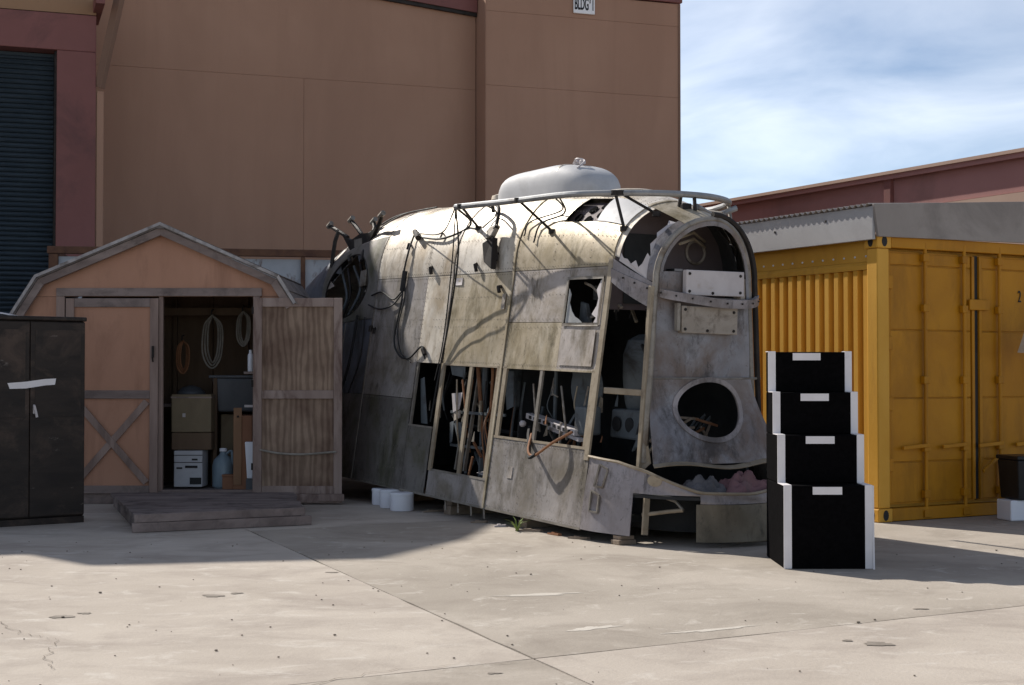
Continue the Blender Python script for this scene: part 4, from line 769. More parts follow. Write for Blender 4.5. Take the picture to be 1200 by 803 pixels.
# broken fittings and loose wiring just inside the side openings
JM = ['interior_grey', 'frame_metal', 'dark_iron', 'rust_pipe', 'plate_tan', 'interior_grey', 'frame_tan', 'rubber']
def junk(u0, u1, w0, w1, n_, seed, vin=.10):
    for k in range(n_):
        r1, r2, r3, r4, r5 = (hsh(seed, k, q) for q in (1, 2, 3, 4, 5)); u = lerp(u0, u1, r1); w = lerp(w0, w1, r2 ** 1.4); v = -.135 * w - vin - .35 * r3; m_ = JM[int(r4 * 7.99)]
        if k % 3 == 0:
            MB().tube(bez([Gp(u, v, w), Gp(u + .10 * (r5 - .5), v + .03, lerp(w, w1, .4)), Gp(u + .22 * (r3 - .5), v, w1 + .02)], 5), .006 + .007 * r5, 5).build('wire', m_, GO, smooth=True)
        elif k % 3 == 1:
            a = (r5 - .5) * 2.4; l_ = .10 + .22 * r4; MB().bar(Gp(u - math.sin(a) * l_ / 2, v, w - math.cos(a) * l_ / 2), Gp(u + math.sin(a) * l_ / 2, v - .05 * r3, w + math.cos(a) * l_ / 2), .012 + .02 * r2, .02).build('broken_strut', m_, GO)
        else:
            d = .05 + .07 * r5; MB().add([Gp(u, v, w), Gp(u + d, v + .02, w + .02 * r4), Gp(u + d * .9, v + .01, w + d * 1.2), Gp(u + d * .2, v - .02, w + d * (.7 + r2))], [(0, 1, 2, 3)]).build('torn_sheet', m_, GO, solid=.004)
junk(-1.6, -.28, .66, 1.1, 21, 3.1, .16); junk(-2.8, -1.8, .28, 1.1, 36, 5.7); junk(-3.4, -2.95, .68, 1.15, 12, 8.3); junk(-.12, .16, .62, 1.0, 9, 2.2, .30); junk(-.12, .12, 1.2, 1.75, 10, 6.4, .34); junk(-.74, -.3, 1.68, 1.9, 6, 4.9, .12)
for u in (-2.62, -2.45, -2.0): MB().bar(Gp(u, -.20, .26), Gp(u + .03, -.34, 1.24), .022, .03).build('inner_frame', 'frame_metal', GO)
for w in (.48, .80): MB().bar(Gp(-2.84, -.26, w), Gp(-1.8, -.26, w + .02), .02, .025).build('inner_frame', 'interior_grey', GO)
tk = MB().lathe([(.05, .85), (.12, .88), (.14, 1.0), (.14, 1.15), (.10, 1.24)], Gp(-2.15, -.62, 0), 20).build('small_tank', 'interior_grey', GO, smooth=True)
def sheet(pts, m, name): return MB().add(pts, [tuple(range(len(pts)))]).build(name, m, GO, solid=.006)
sheet([Gp(-2.75, -.22, .98), Gp(-2.50, -.2, 1.0), Gp(-2.56, -.2, .84), Gp(-2.72, -.22, .80)], 'plate_white', 'torn_sheet'); sheet([Gp(-2.72, -.23, .79), Gp(-2.56, -.21, .83), Gp(-2.54, -.2, .76), Gp(-2.7, -.22, .72)], 'plate_tan', 'torn_sheet')
sheet([Gp(-2.66, -.2, .70), Gp(-2.5, -.18, .72), Gp(-2.43, -.18, .60), Gp(-2.58, -.2, .54)], 'interior_grey', 'torn_sheet'); sheet([Gp(-2.78, -.22, .7), Gp(-2.7, -.22, .72), Gp(-2.7, -.2, .52), Gp(-2.78, -.22, .5)], 'interior_grey', 'torn_sheet')
sheet([Gp(-2.75, -.2, 1.25), Gp(-2.45, -.2, 1.25), Gp(-2.5, -.22, 1.14), Gp(-2.75, -.22, 1.16)], 'interior_grey', 'torn_sheet'); sheet([Gp(-1.98, -.35, 1.22), Gp(-1.8, -.35, 1.22), Gp(-1.8, -.35, .9), Gp(-1.92, -.35, .86)], 'interior_grey', 'pierced_plate')
sheet([Gp(-3.38, -.2, 1.1), Gp(-3.3, -.2, 1.12), Gp(-3.22, -.2, .66), Gp(-3.36, -.2, .66)], 'interior_grey', 'torn_sheet'); sheet([Gp(-2.2, -.2, .27), Gp(-2.0, -.18, .30), Gp(-1.95, -.2, .26), Gp(-2.1, -.2, .255)], 'plate_white', 'torn_sheet')
# oddments in the open tail porthole
for k in range(6):
    u = -5.7 + .16 * k; MB().tube(bez([sn(u, 1.8, -.05), sn(u + .1, 2.0 + .1 * hsh(k, 4), -.03 - .1 * hsh(k, 9)), sn(u - .05, 2.35, -.05)], 5), .014, 6).build('wire', 'dark_iron' if k % 2 else 'interior_grey', GO, smooth=True)
MB().hexa([sn(-5.2, 2.1, -.12), sn(-5.05, 2.1, -.12), sn(-5.05, 2.1, -.05), sn(-5.2, 2.1, -.05), sn(-5.2, 2.26, -.12), sn(-5.05, 2.26, -.12), sn(-5.05, 2.26, -.05), sn(-5.2, 2.26, -.05)]).build('relay_box', 'frame_metal', GO, bevel=.008)
# ---------------------------------------------------------------- barn shed
SX, SY = -3.6, 15.2
sd_ = empty('barn_shed', (SX, SY, 0), 'peach painted barn shed with gambrel roof and one door open', 'shed')
FZ = .13; DEP = 1.45
# gambrel outline (x, z) of the gable wall
gam = [(-1.42, FZ), (-1.42, 1.93), (-1.2, 2.27), (0, 2.78), (1.16, 2.27), (1.3, 2.05), (1.3, FZ)]
# door opening x -.0 .. 0.95 , left leaf -.98 .. -.03
DL, DM, DRR, DT = -.98, -.02, .93, 2.13
for nm, poly in (('gable_wall', [(-1.42, DT + .0), (-1.42, 1.93)] and [(-1.39, DT), (-1.2, 2.27), (0, 2.78), (1.16, 2.27), (1.27, DT)]), ('side_wall_strip', [(-1.42, FZ), (-1.42, 1.93), (-1.31, DT - .003), (DL - .08, DT - .003), (DL - .08, FZ)]), ('side_wall_strip', [(DRR + .08, FZ), (DRR + .08, DT - .003), (1.27, DT - .003), (1.3, 2.05), (1.3, FZ)])):
    if nm == 'gable_wall': poly = [(-1.305, DT), (-1.2, 2.27), (0, 2.78), (1.16, 2.27), (1.25, DT)]
    MB().prism(poly, lambda p: (p[0], 0, p[1]), lambda p: (p[0], .03, p[1])).build(nm, 'shed_paint', sd_)
for x in (-1.42, 1.27): MB().box(x - (0 if x > 0 else .0), x + .03, .032, DEP, FZ, 1.93).build('side_wall', 'shed_paint', sd_)
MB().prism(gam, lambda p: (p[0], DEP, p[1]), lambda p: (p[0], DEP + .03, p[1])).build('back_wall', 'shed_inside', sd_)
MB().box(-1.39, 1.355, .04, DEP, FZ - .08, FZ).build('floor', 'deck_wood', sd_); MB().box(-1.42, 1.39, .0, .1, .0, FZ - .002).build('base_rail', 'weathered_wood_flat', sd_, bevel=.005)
for x in (-1.3, 0, 1.25): MB().box(x, x + .09, .12, DEP, 0, FZ - .082).build('skid', 'deck_wood', sd_)
# roof planes with overhang, rake boards
ro = [(-1.60, 1.76), (-1.25, 2.31), (0, 2.84), (1.19, 2.31), (1.36, 2.04)]
for (a, b) in zip(ro, ro[1:]):
    dx, dz = b[0] - a[0], b[1] - a[1]; ln = math.hypot(dx, dz); nx, nz = -dz / ln * .035, dx / ln * .035
    rf = MB().hexa([(a[0], -.10, a[1]), (b[0], -.10, b[1]), (b[0], DEP + .1, b[1]), (a[0], DEP + .1, a[1]), (a[0] + nx, -.10, a[1] + nz), (b[0] + nx, -.10, b[1] + nz), (b[0] + nx, DEP + .1, b[1] + nz), (a[0] + nx, DEP + .1, a[1] + nz)]).build('roof_slope', 'shingle', sd_)
    nn = max(2, int(ln / .13))
    for k in range(nn):      # shingle courses showing at the verge
        p = (a[0] + dx * k / nn + nx, a[1] + dz * k / nn + nz); q = (a[0] + dx * (k + 1.1) / nn + nx, a[1] + dz * (k + 1.1) / nn + nz)
        t0, t1 = (.012, .002) if (a[0] < 0) else (.002, .012)
        MB().hexa([(p[0], -.115, p[1]), (q[0], -.115, q[1]), (q[0], DEP + .1, q[1]), (p[0], DEP + .1, p[1]), (p[0] + nx * t0 * 28, -.115, p[1] + nz * t0 * 28), (q[0] + nx * t1 * 28, -.115, q[1] + nz * t1 * 28), (q[0] + nx * t1 * 28, DEP + .1, q[1] + nz * t1 * 28), (p[0] + nx * t0 * 28, DEP + .1, p[1] + nz * t0 * 28)]).build('shingle_course', 'shingle', rf)
def offs(P_, d):
    out = []
    for i, p in enumerate(P_):
        ns = []
        for q, r in ((P_[i - 1], p) if i else (None, None), (p, P_[i + 1]) if i < len(P_) - 1 else (None, None)):
            if q is None: continue
            l = math.hypot(r[0] - q[0], r[1] - q[1]); ns.append(((r[1] - q[1]) / l, -(r[0] - q[0]) / l))
        nx_, nz_ = sum(n[0] for n in ns) / len(ns), sum(n[1] for n in ns) / len(ns); k = d / (nx_ * nx_ + nz_ * nz_); out.append((p[0] + nx_ * k, p[1] + nz_ * k))
    return out
oi_, oo_ = offs(ro, .08), offs(ro, .004)
for i in range(len(ro) - 1):
    MB().hexa([(*[oi_[i][0]], -.09, oi_[i][1]), (oi_[i + 1][0], -.09, oi_[i + 1][1]), (oi_[i + 1][0], -.055, oi_[i + 1][1]), (oi_[i][0], -.055, oi_[i][1]), (oo_[i][0], -.09, oo_[i][1]), (oo_[i + 1][0], -.09, oo_[i + 1][1]), (oo_[i + 1][0], -.055, oo_[i + 1][1]), (oo_[i][0], -.055, oo_[i][1])]).build('rake_board', 'weathered_wood_flat', sd_, bevel=.003)
d0, d1 = offs(ro, -.012), offs(ro, -.042)
for i in range(len(ro) - 1):
    MB().hexa([(d0[i][0], -.128, d0[i][1]), (d0[i + 1][0], -.128, d0[i + 1][1]), (d0[i + 1][0], -.118, d0[i + 1][1]), (d0[i][0], -.118, d0[i][1]), (d1[i][0], -.128, d1[i][1]), (d1[i + 1][0], -.128, d1[i + 1][1]), (d1[i + 1][0], -.118, d1[i + 1][1]), (d1[i][0], -.118, d1[i][1])]).build('drip_edge', 'drip_metal', sd_)
MB().prism([(-.05, 2.80), (0, 2.87), (.05, 2.80)], lambda p: (p[0], -.118, p[1] + .02), lambda p: (p[0], DEP + .1, p[1] + .02)).build('ridge_cap', 'shingle', sd_)
# door surround
MB().box(DL - .10, DRR + .10, -.035, 0, DT + .002, DT + .085).build('door_head', 'weathered_wood_flat', sd_, bevel=.004)
MB().box(DL - .10, DL - .012, -.035, 0, FZ - .04, DT).build('door_jamb', 'weathered_wood', sd_, bevel=.004); MB().box(DRR + .012, DRR + .08, -.03, .0, FZ - .04, DT).build('door_jamb', 'weathered_wood', sd_, bevel=.004)
def leaf(x0, x1, y, skin_m, fr_m, brace, parent, name, label):
    d = MB().box(x0 + .01, x1 - .01, y, y + .02, FZ - .02, DT - .02).build(name, skin_m, parent); d['label'] = label
    f = -.024; w = .085; z0, z1 = FZ - .02, DT - .02; zm = 1.08
    MB().box(x0, x0 + w, y + f, y - .001, z0, z1).build('stile', fr_m, d, bevel=.004); MB().box(x1 - w, x1, y + f, y - .001, z0, z1).build('stile', fr_m, d, bevel=.004)
    fl_ = {'weathered_wood': 'weathered_wood_flat'}.get(fr_m, fr_m)
    for a, b in ((z0, z0 + .08), (z1 - .09, z1), (zm, zm + .085)): MB().box(x0 + w + .002, x1 - w - .002, y + f + .002, y - .001, a, b).build('door_rail', fl_, d, bevel=.004)
    if brace:
        for p, q, o in (((x0 + w, z0 + .08), (x1 - w, zm), .0), ((x0 + w, zm), (x1 - w, z0 + .08), .004)):
            MB().bar((p[0] + .03, y - .012 - o, p[1] + (.03 if q[1] > p[1] else -.03)), (q[0] - .03, y - .012 - o, q[1] + (-.03 if q[1] > p[1] else .03)), .018, .07, (0, 0, 1)).build('cross_brace', fr_m, d, bevel=.003)
    return d
ld = leaf(DL, DM - .01, -.012, 'shed_paint', 'weathered_wood', True, sd_, 'door', 'closed peach door leaf with cross braces')
MB().box(DM - .07, DM - .05, -.06, -.037, 1.5, 1.62).build('latch', 'dark_iron', ld); MB().tube([(DM - .06, -.045, 1.52), (DM - .06, -.07, 1.50), (DM - .06, -.045, 1.46)], .008, 6).build('hasp_ring', 'dark_iron', ld)
rd = leaf(DRR + .03, DRR + .03 + .905, -.075, 'plywood', 'pink_wood', False, sd_, 'door', 'open door leaf showing its bare plywood inside')
MB().box(DRR + .03, DRR + .935, -.10, -.05, FZ - .11, FZ - .022).build('bottom_rail', 'pink_wood', rd, bevel=.004)
MB().tube(bez([(DRR + .10, -.115, .56), (DRR + .3, -.12, .525), (DRR + .55, -.12, .515), (DRR + .88, -.115, .54)], 8), .011, 7).build('pull_rope', 'rope', rd, smooth=True)
MB().box(DRR + .70, DRR + .96, -.12, -.102, FZ - .09, FZ - .02).build('patch_board', 'pink_wood', rd)
for z in (.35, 1.2, 1.95): MB().box(DRR + .0, DRR + .1, -.048, -.034, z, z + .07).build('hinge', 'dark_iron', sd_)
MB().box(DM - .012, DM + .03, .0, .05, FZ, DT).build('door_stop', 'weathered_wood', sd_)
MB().box(DM + .032, DRR + .01, -.02, .04, FZ - .05, FZ + .015).build('threshold', 'weathered_wood_flat', sd_, bevel=.005)
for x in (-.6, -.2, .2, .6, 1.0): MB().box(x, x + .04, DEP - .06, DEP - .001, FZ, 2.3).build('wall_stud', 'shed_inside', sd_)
shf = MB().box(.40, 1.3, .5, 1.1, 1.29, 1.32).build('shelf', 'weathered_wood_flat', sd_)
MB().box(-.5, .40, .7, 1.3, .98, 1.01).build('bench_top', 'weathered_wood_flat', sd_)
for x in (-.48, .36): MB().box(x, x + .05, .75, .8, FZ, .979).build('bench_leg', 'shed_inside', sd_)
MB().box(.42, .46, .55, .6, FZ, 1.289).build('bench_leg', 'shed_inside', sd_)

# ---------------------------------------------------------------- things inside the shed
def bx(name, x0, x1, y0, y1, z0, z1, m, label, cat, bevel=.01, rz=0):
    o = MB().box(-(x1 - x0) / 2, (x1 - x0) / 2, -(y1 - y0) / 2, (y1 - y0) / 2, 0, z1 - z0)
    r = empty(name, ((x0 + x1) / 2 + SX, (y0 + y1) / 2 + SY, z0), label, cat, rz); o.build('body', m, r, bevel=bevel); return r
b_ = bx('tool_case', .02, .44, .35, .68, .72, 1.12, 'olive_box', 'tan case standing on the white box in the shed', 'case'); MB().box(-.215, .215, -.17, .17, .36, .375).build('lid', 'weathered_wood_flat', b_); MB().box(-.09, -.06, -.175, -.166, .16, .2).build('catch', 'plate_white', b_)
bx('bench_box', .02, .44, .36, .66, .535, .716, 'shed_inside', 'dark low box under tan case in the shed', 'box')
w_ = bx('drawer_box', .06, .36, .3, .6, FZ + .02, .53, 'box_white', 'small white drawer box with black slots on shed floor', 'drawer box')
MB().box(-.152, .152, -.153, -.151, .255, .262).build('drawer_gap', 'rubber', w_); MB().box(-.152, .152, -.153, -.151, .33, .337).build('drawer_gap', 'rubber', w_); MB().box(-.03, .10, -.156, -.151, .20, .225).build('drawer_handle', 'black_plastic', w_); MB().box(.02, .14, -.157, -.151, .03, .10).build('cable_port', 'black_plastic', w_)
for i, (dx, dz) in enumerate(((-.09, .19), (.07, .28))): MB().box(dx - .03, dx + .03, -.157, -.151, dz, dz + .018).build('drawer_handle', 'black_plastic', w_)
j = empty('water_jug', (SX + .55, SY + .45, FZ), 'pale blue plastic jug with handle beside white box in shed', 'jug')
MB().lathe([(.10, 0), (.115, .02), (.115, .24), (.10, .30), (.045, .35), (.035, .37), (.035, .385)], n=20).build('body', 'jug_blue', j, smooth=True); MB().lathe([(.04, .387), (.04, .42)], n=14).build('cap', 'white_plastic', j); MB().tube(bez([(.03, -.01, .36), (.09, -.02, .39), (.10, -.03, .30), (.10, -.03, .25)], 5), .014, 6).build('handle', 'jug_blue', j, smooth=True)
r_ = empty('shoe_box', (SX + .66, SY + .3, FZ), 'small brown box in front of the jug on shed floor', 'box'); MB().box(-.08, .08, -.06, .06, 0, .13).build('body', 'orange_box', r_, bevel=.005); MB().box(-.085, .085, -.065, .065, .131, .155).build('lid', 'orange_box', r_, bevel=.004)
o_ = bx('cupboard', .70, .90, .2, .75, FZ + .001, .90, 'orange_box', 'narrow reddish wooden cupboard at right of shed doorway', 'cupboard'); MB().box(-.095, -.01, -.285, -.277, .05, .85).build('door', 'cardboard', o_, bevel=.003); MB().lathe([(.012, 0), (.009, .015)], n=8).build('knob', 'dark_iron', o_).matrix_local = Matrix.Translation((-.05, -.286, .76)) @ Matrix.Rotation(math.pi / 2, 4, 'X')
bx('file_carton', .46, .66, .75, 1.05, FZ + .001, .90, 'olive_box', 'tall drab carton behind the jug in the shed', 'carton')
t_ = empty('storage_tub', (SX + .62, SY + .75, 1.322), 'large dark grey lidded tub on shelf in the shed', 'tub')
mbt = MB().hexa([(-.2, -.15, 0), (.2, -.15, 0), (.2, .15, 0), (-.2, .15, 0), (-.24, -.19, .06), (.24, -.19, .06), (.24, .19, .06), (-.24, .19, .06)]); t_.location.z = .93
MB().hexa([(-.16, -.14, 0), (.22, -.14, 0), (.22, .14, 0), (-.16, .14, 0), (-.22, -.19, .36), (.26, -.19, .36), (.26, .19, .36), (-.22, .19, .36)]).build('body', 'grey_tub', t_, bevel=.02); MB().box(-.25, .28, -.21, .21, .361, .39).build('lid', 'grey_tub', t_, bevel=.01)
shf.location = (0, .35, -.03)
s_ = empty('spray_can', (SX + .86, SY + .30, 1.36), 'slim white spray can high at right of shed doorway', 'can'); MB().lathe([(.028, 0), (.03, .01), (.03, .17), (.02, .19)], n=14).build('body', 'white_plastic', s_, smooth=True); MB().lathe([(.016, .191), (.016, .225)], n=10).build('cap', 'white_plastic', s_, smooth=True)
MB().box(.80, .92, .24, .36, 1.335, 1.359).build('bracket_shelf', 'weathered_wood_flat', sd_); MB().box(.80, .92, .28, .34, .985, 1.01).build('bracket_shelf', 'plate_white', sd_)
def coil(name, x, z, r, label, m='rope', n=3):
    c = empty(name, (SX + x, SY + 1.0, z), label, 'rope coil')
    for k in range(n):
        w_ = r * (.22 + .10 * k); dl = r * .12 * (k % 3)
        MB().tube(bez([(0, -.015 * k, .0), (w_, -.02 * k, -r * .5), (w_ * .9, -.02 * k, -r * 1.5 - dl), (0, -.02 * k, -r * 2 - dl), (-w_ * .9, -.02 * k, -r * 1.45 - dl), (-w_ * .8, -.02 * k, -r * .5), (0, -.015 * k, 0)], 6), .010, 6).build('loop', m, c, smooth=True)
    MB().tube([(0, .03, .06), (0, -.07, .05), (0, -.07, .0)], .008, 6).build('hook', 'dark_iron', c); return c
coil('rope_coil', .32, 1.98, .26, 'long grey hose coil hanging at left in the shed'); coil('rope_coil', .66, 2.02, .17, 'short pale rope coil hanging at right in the shed'); coil('rope_coil', -.0, 1.7, .16, 'dark cable coil hanging by shed door post', 'rust_pipe')
MB().box(-.4, 1.2, 1.06, 1.09, 1.98, 2.06).build('hanging_rail', 'shed_inside', sd_)
k_ = empty('dust_pan', (SX + .885, SY + .14, FZ + .12), 'white plastic pan leaning at right jamb of shed', 'pan'); MB().hexa([(-.03, 0, 0), (.03, 0, 0), (.03, .03, 0), (-.03, .03, 0), (-.055, .0, .38), (.05, .0, .38), (.05, .05, .38), (-.055, .05, .38)]).build('body', 'white_plastic', k_, bevel=.01); MB().box(-.04, .04, .0, .06, -.12, -.001).build('foot', 'grey_tub', k_)
h_ = empty('helmet', (SX + .12, SY + .85, 1.011), 'dark rounded helmet on bench at left in the shed', 'helmet'); MB().lathe([(.15, 0), (.17, .05), (.15, .13), (.09, .18), (.02, .2)], n=20).build('shell', 'grey_tub', h_, smooth=True); MB().box(-.12, .12, -.2, -.1, .02, .035).build('peak', 'grey_tub', h_, bevel=.005)
for x, lb in ((.36, 'first small steel cup on bench beside the helmet'), (.40, 'second small steel cup nearest the grey tub')):
    c_ = empty('steel_cup', (SX + x - .03, SY + .8 + (x - .36) * 2, 1.011), lb, 'cup', group='steel cups on the shed bench'); MB().lathe([(.03, 0), (.035, .09), (.031, .09), (.027, .01)], n=14).build('body', 'galvanised', c_, smooth=True); MB().lathe([(.02, .03), (.036, .05), (.02, .07)], (.012, 0, 0), 8).build('handle', 'galvanised', c_, smooth=True)

# ---------------------------------------------------------------- wooden ramp
rm = empty('wooden_ramp', (-2.6, 13.2, 0), 'low weathered plank ramp in front of barn shed', 'ramp')
FLp, FRp, BRp, BLp = V(-3.17, 12.42), V(-1.84, 13.10), V(-2.22, 14.98), V(-4.05, 14.95)
o0 = V(-2.6, 13.2)
npk = 8
for k in range(npk):
    a, b = k / npk, (k + 1) / npk; gl = .004
    def lp(t): return FLp.lerp(BLp, t) - o0, FRp.lerp(BRp, t) - o0
    l0, r0 = lp(a + gl); l1, r1 = lp(b - gl); za = .155 - .02 * a + (hsh(k, 8) - .5) * .006; ex = (hsh(k, 2) - .5) * .05
    MB().hexa([(l0.x, l0.y, za - .038), (r0.x + ex, r0.y, za - .038), (r1.x + ex, r1.y, za - .038), (l1.x, l1.y, za - .038), (l0.x, l0.y, za), (r0.x + ex, r0.y, za), (r1.x + ex, r1.y, za), (l1.x, l1.y, za)]).build('plank', 'deck_wood', rm, bevel=.004)
f0, f1 = FLp - o0, FRp - o0; dv = (f1 - f0).normalized(); nf = V(dv.y, -dv.x)
MB().bar((f0.x + nf.x * .02, f0.y + nf.y * .02, .118), (f1.x + nf.x * .02 + dv.x * .0, f1.y + nf.y * .02, .118), .035, .068).build('riser_board', 'weathered_wood_flat', rm, bevel=.004)
MB().bar((f0.x + nf.x * .028 - dv.x * .02, f0.y + nf.y * .028, .042), (f1.x + nf.x * .028 + dv.x * .06, f1.y + nf.y * .028, .042), .045, .078).build('riser_board', 'weathered_wood_flat', rm, bevel=.004)
l0, l1 = FLp - o0, BLp - o0; MB().bar((l0.x + .03, l0.y + .05, .06), (l1.x + .05, l1.y, .055), .04, .11).build('side_joist', 'deck_wood', rm, bevel=.004)
l0, l1 = FRp - o0, BRp - o0; MB().bar((l0.x - .05, l0.y + .05, .06), (l1.x - .05, l1.y, .055), .04, .11).build('side_joist', 'deck_wood', rm, bevel=.004)

# ---------------------------------------------------------------- dark steel cabinet
cb_ = empty('steel_cabinet', (-3.84, 13.30, 0), 'tall scuffed dark brown steel cabinet left of barn shed', 'cabinet', math.atan2(-.6, -.8) + math.pi)
# local x runs left as negative, y back
CWD = 1.2
MB().box(-CWD, 0, .012, .5, .06, 1.80).build('carcass', 'cabinet_paint', cb_, bevel=.008); MB().box(-CWD - .01, .012, -.018, .51, 1.802, 1.84).build('top', 'cabinet_paint', cb_, bevel=.01); MB().box(-CWD, 0, .002, .5, 0, .058).build('plinth', 'cabinet_paint', cb_)
for x0, x1 in ((-CWD + .005, -.503), (-.497, -.005)):
    d = MB().box(x0, x1, -.014, .01, .075, 1.79).build('door', 'cabinet_paint', cb_, bevel=.006)
    MB().box(x0 + .04, x1 - .04, -.017, -.0145, .95, 1.72).build('door_panel', 'cabinet_paint', d, bevel=.006)
hd = MB().box(-.475, -.455, -.03, -.0145, .98, 1.06).build('handle', 'plate_white', cb_, bevel=.004); MB().bar((-.47, -.04, 1.05), (-.445, -.04, .95), .012, .02).build('lever', 'plate_white', hd)
tp = MB(); zz0 = 1.20
tp.add([(x + .08, y, z) for x, y, z in [(-.76, -.0195, zz0), (-.62, -.0195, zz0 + .003), (-.44, -.0195, zz0 + .03), (-.36, -.0195, zz0 + .035), (-.35, -.0195, zz0 + .09), (-.45, -.0195, zz0 + .085), (-.62, -.0195, zz0 + .062), (-.78, -.0195, zz0 + .05), (-.77, -.0195, zz0 + .03)]], [tuple(range(9))]); tp.build('tape_strip', 'white_tape', cb_, solid=.002)
pt = empty('curved_lid', (-4.62, 13.05, 1.842), 'pale curved lid lying on top of dark steel cabinet', 'lid')
MB().grid(lambda a, b: (lerp(-.26, .22, a), lerp(-.12, .12, b), .045 * math.sin(math.pi * (.15 + .8 * a)) ** .8 * (.8 + .2 * math.sin(math.pi * b))), 12, 6).build('shell', 'white_tape', pt, smooth=True, solid=.006); MB().box(-.2, .15, -.1, .1, 0, .012).build('base', 'grey_tub', pt)
# tarp hump behind
tr = MB().grid(lambda a, b: (lerp(-7.6, -5.05, a), lerp(15.6, 17.4, b), 2.35 * (math.sin(math.pi * b) ** .35 if 0 < b < 1 else 0) * (1 - clamp((a - .3) / .7) ** 2.2 * .62) + .03 * math.sin(11 * a + 7 * b)), 18, 14).build('tarp_cover', 'tarp', None, smooth=True, ang=0, solid=.01)
tag(tr, 'dark tarpaulin draped over a pile behind the cabinet', 'tarpaulin')

# ---------------------------------------------------------------- white tubs
for (x, y, r, h, lb) in ((-1.325, 15.13, .105, .165, 'rearmost of three white tubs beside the gondola'), (-1.21, 14.78, .11, .18, 'middle of three white tubs beside the gondola'), (-1.075, 14.46, .115, .175, 'front one of three white tubs beside the gondola')):
    t = empty('plastic_tub', (x, y, 0.002), lb, 'tub', group='white tubs on the concrete'); MB().lathe([(r * .96, 0), (r, .015), (r, h - .03)], n=28).build('body', 'white_plastic', t, smooth=True); MB().lathe([(r * 1.03, h - .029), (r * 1.03, h - .008), (r * .97, h), (r * .5, h + .002)], n=28).build('lid', 'white_plastic', t, smooth=True)

# ---------------------------------------------------------------- black carpeted steps
st = empty('step_unit', (2.145, 10.5, 0), 'black carpeted four step stair box with white tape edges', 'steps')
YS = [10.08, 10.31, 10.49, 10.67]; ZS = [.565, .90, 1.195, 1.485]; X0, X1 = -.298, .305; YB = 10.78
for k in range(4):
    z0 = 0 if k == 0 else ZS[k - 1] + .001; MB().box(X0 + .004, X1 - .004, YS[k] - 10.5, YB - 10.5, z0, ZS[k]).build('step', 'black_carpet', st, bevel=.008)
    y = YS[k] - 10.5
    for (a, b) in ((X0, X0 + .054), (X1 - .05, X1)):
        MB().box(a, b, y - .006, y - .001, z0 + .003, ZS[k] + .004).build('edge_tape', 'white_tape', st)
        yb = (YS[k + 1] if k < 3 else YB) - 10.5 - .008; MB().box(a, b, y - .0005, yb, ZS[k] + .0005, ZS[k] + .005).build('edge_tape', 'white_tape', st)
    cx = .0 + (-.02 if k == 3 else 0); MB().box(cx - .10, cx + .10, y - .006, y - .001, ZS[k] - .06, ZS[k] - .008).build('nosing_tape', 'white_tape', st)
sp_ = MB().prism([(-.30, 0), (-.44, 0), (-.425, .25), (-.42, .565), (-.30, .565)], lambda p: (X1 + .012, p[0], p[1]), lambda p: (X1 + .001, p[0], p[1])).build('loose_edging', 'white_tape', st)

# ---------------------------------------------------------------- things by the container
bn = empty('battery_bin', (4.70, 13.55, .19), 'black plastic bin standing on white block by container', 'bin', .25)
MB().hexa([(-.17, -.15, 0), (.2, -.15, 0), (.2, .15, 0), (-.17, .15, 0), (-.19, -.17, .36), (.22, -.17, .36), (.22, .17, .36), (-.19, .17, .36)]).build('body', 'black_plastic', bn, bevel=.015); MB().box(-.2, .23, -.18, .18, .361, .40).build('lid', 'black_plastic', bn, bevel=.012)
lb = MB().box(-.0, .14, -.168, -.163, .13, .27).build('label', 'sign_white', bn); MB().box(.005, .135, -.1695, -.1682, .20, .22).build('label_stripe', 'red_label', lb); MB().box(.005, .135, -.1695, -.1682, .145, .16).build('label_stripe', 'red_label', lb)
MB().box(-.02, .05, -.2, -.165, .38, .42).build('latch', 'plate_white', bn)
wbk = empty('foam_block', (4.56, 13.50, 0.002), 'white block under the black bin by container', 'block', .25); MB().box(-.09, .07, -.11, .12, 0, .186).build('body', 'white_plastic', wbk, bevel=.012); MB().box(.09, .22, -.1, .12, 0, .186).build('rear_body', 'grey_tub', wbk, bevel=.01)
cv = empty('canvas_bag', (4.82, 13.72, 1.55), 'tan canvas bag hung on the container door', 'bag')
MB().grid(lambda a, b: (lerp(-.03 - .1 * b, .30 + .05 * b, a), -.05 * math.sin(math.pi * a) - .04 * math.sin(math.pi * b), .33 * (1 - b) + .02 * math.sin(9 * a + 4 * b) * b - .03 * abs(a - .4) * (1 - b)), 12, 12).build('body', 'canvas', cv, smooth=True, ang=0, solid=.02)
MB().tube(bez([(.06, .0, .33), (.1, .03, .42), (.16, .0, .34)], 6), .008, 6).build('strap', 'rope', cv, smooth=True)

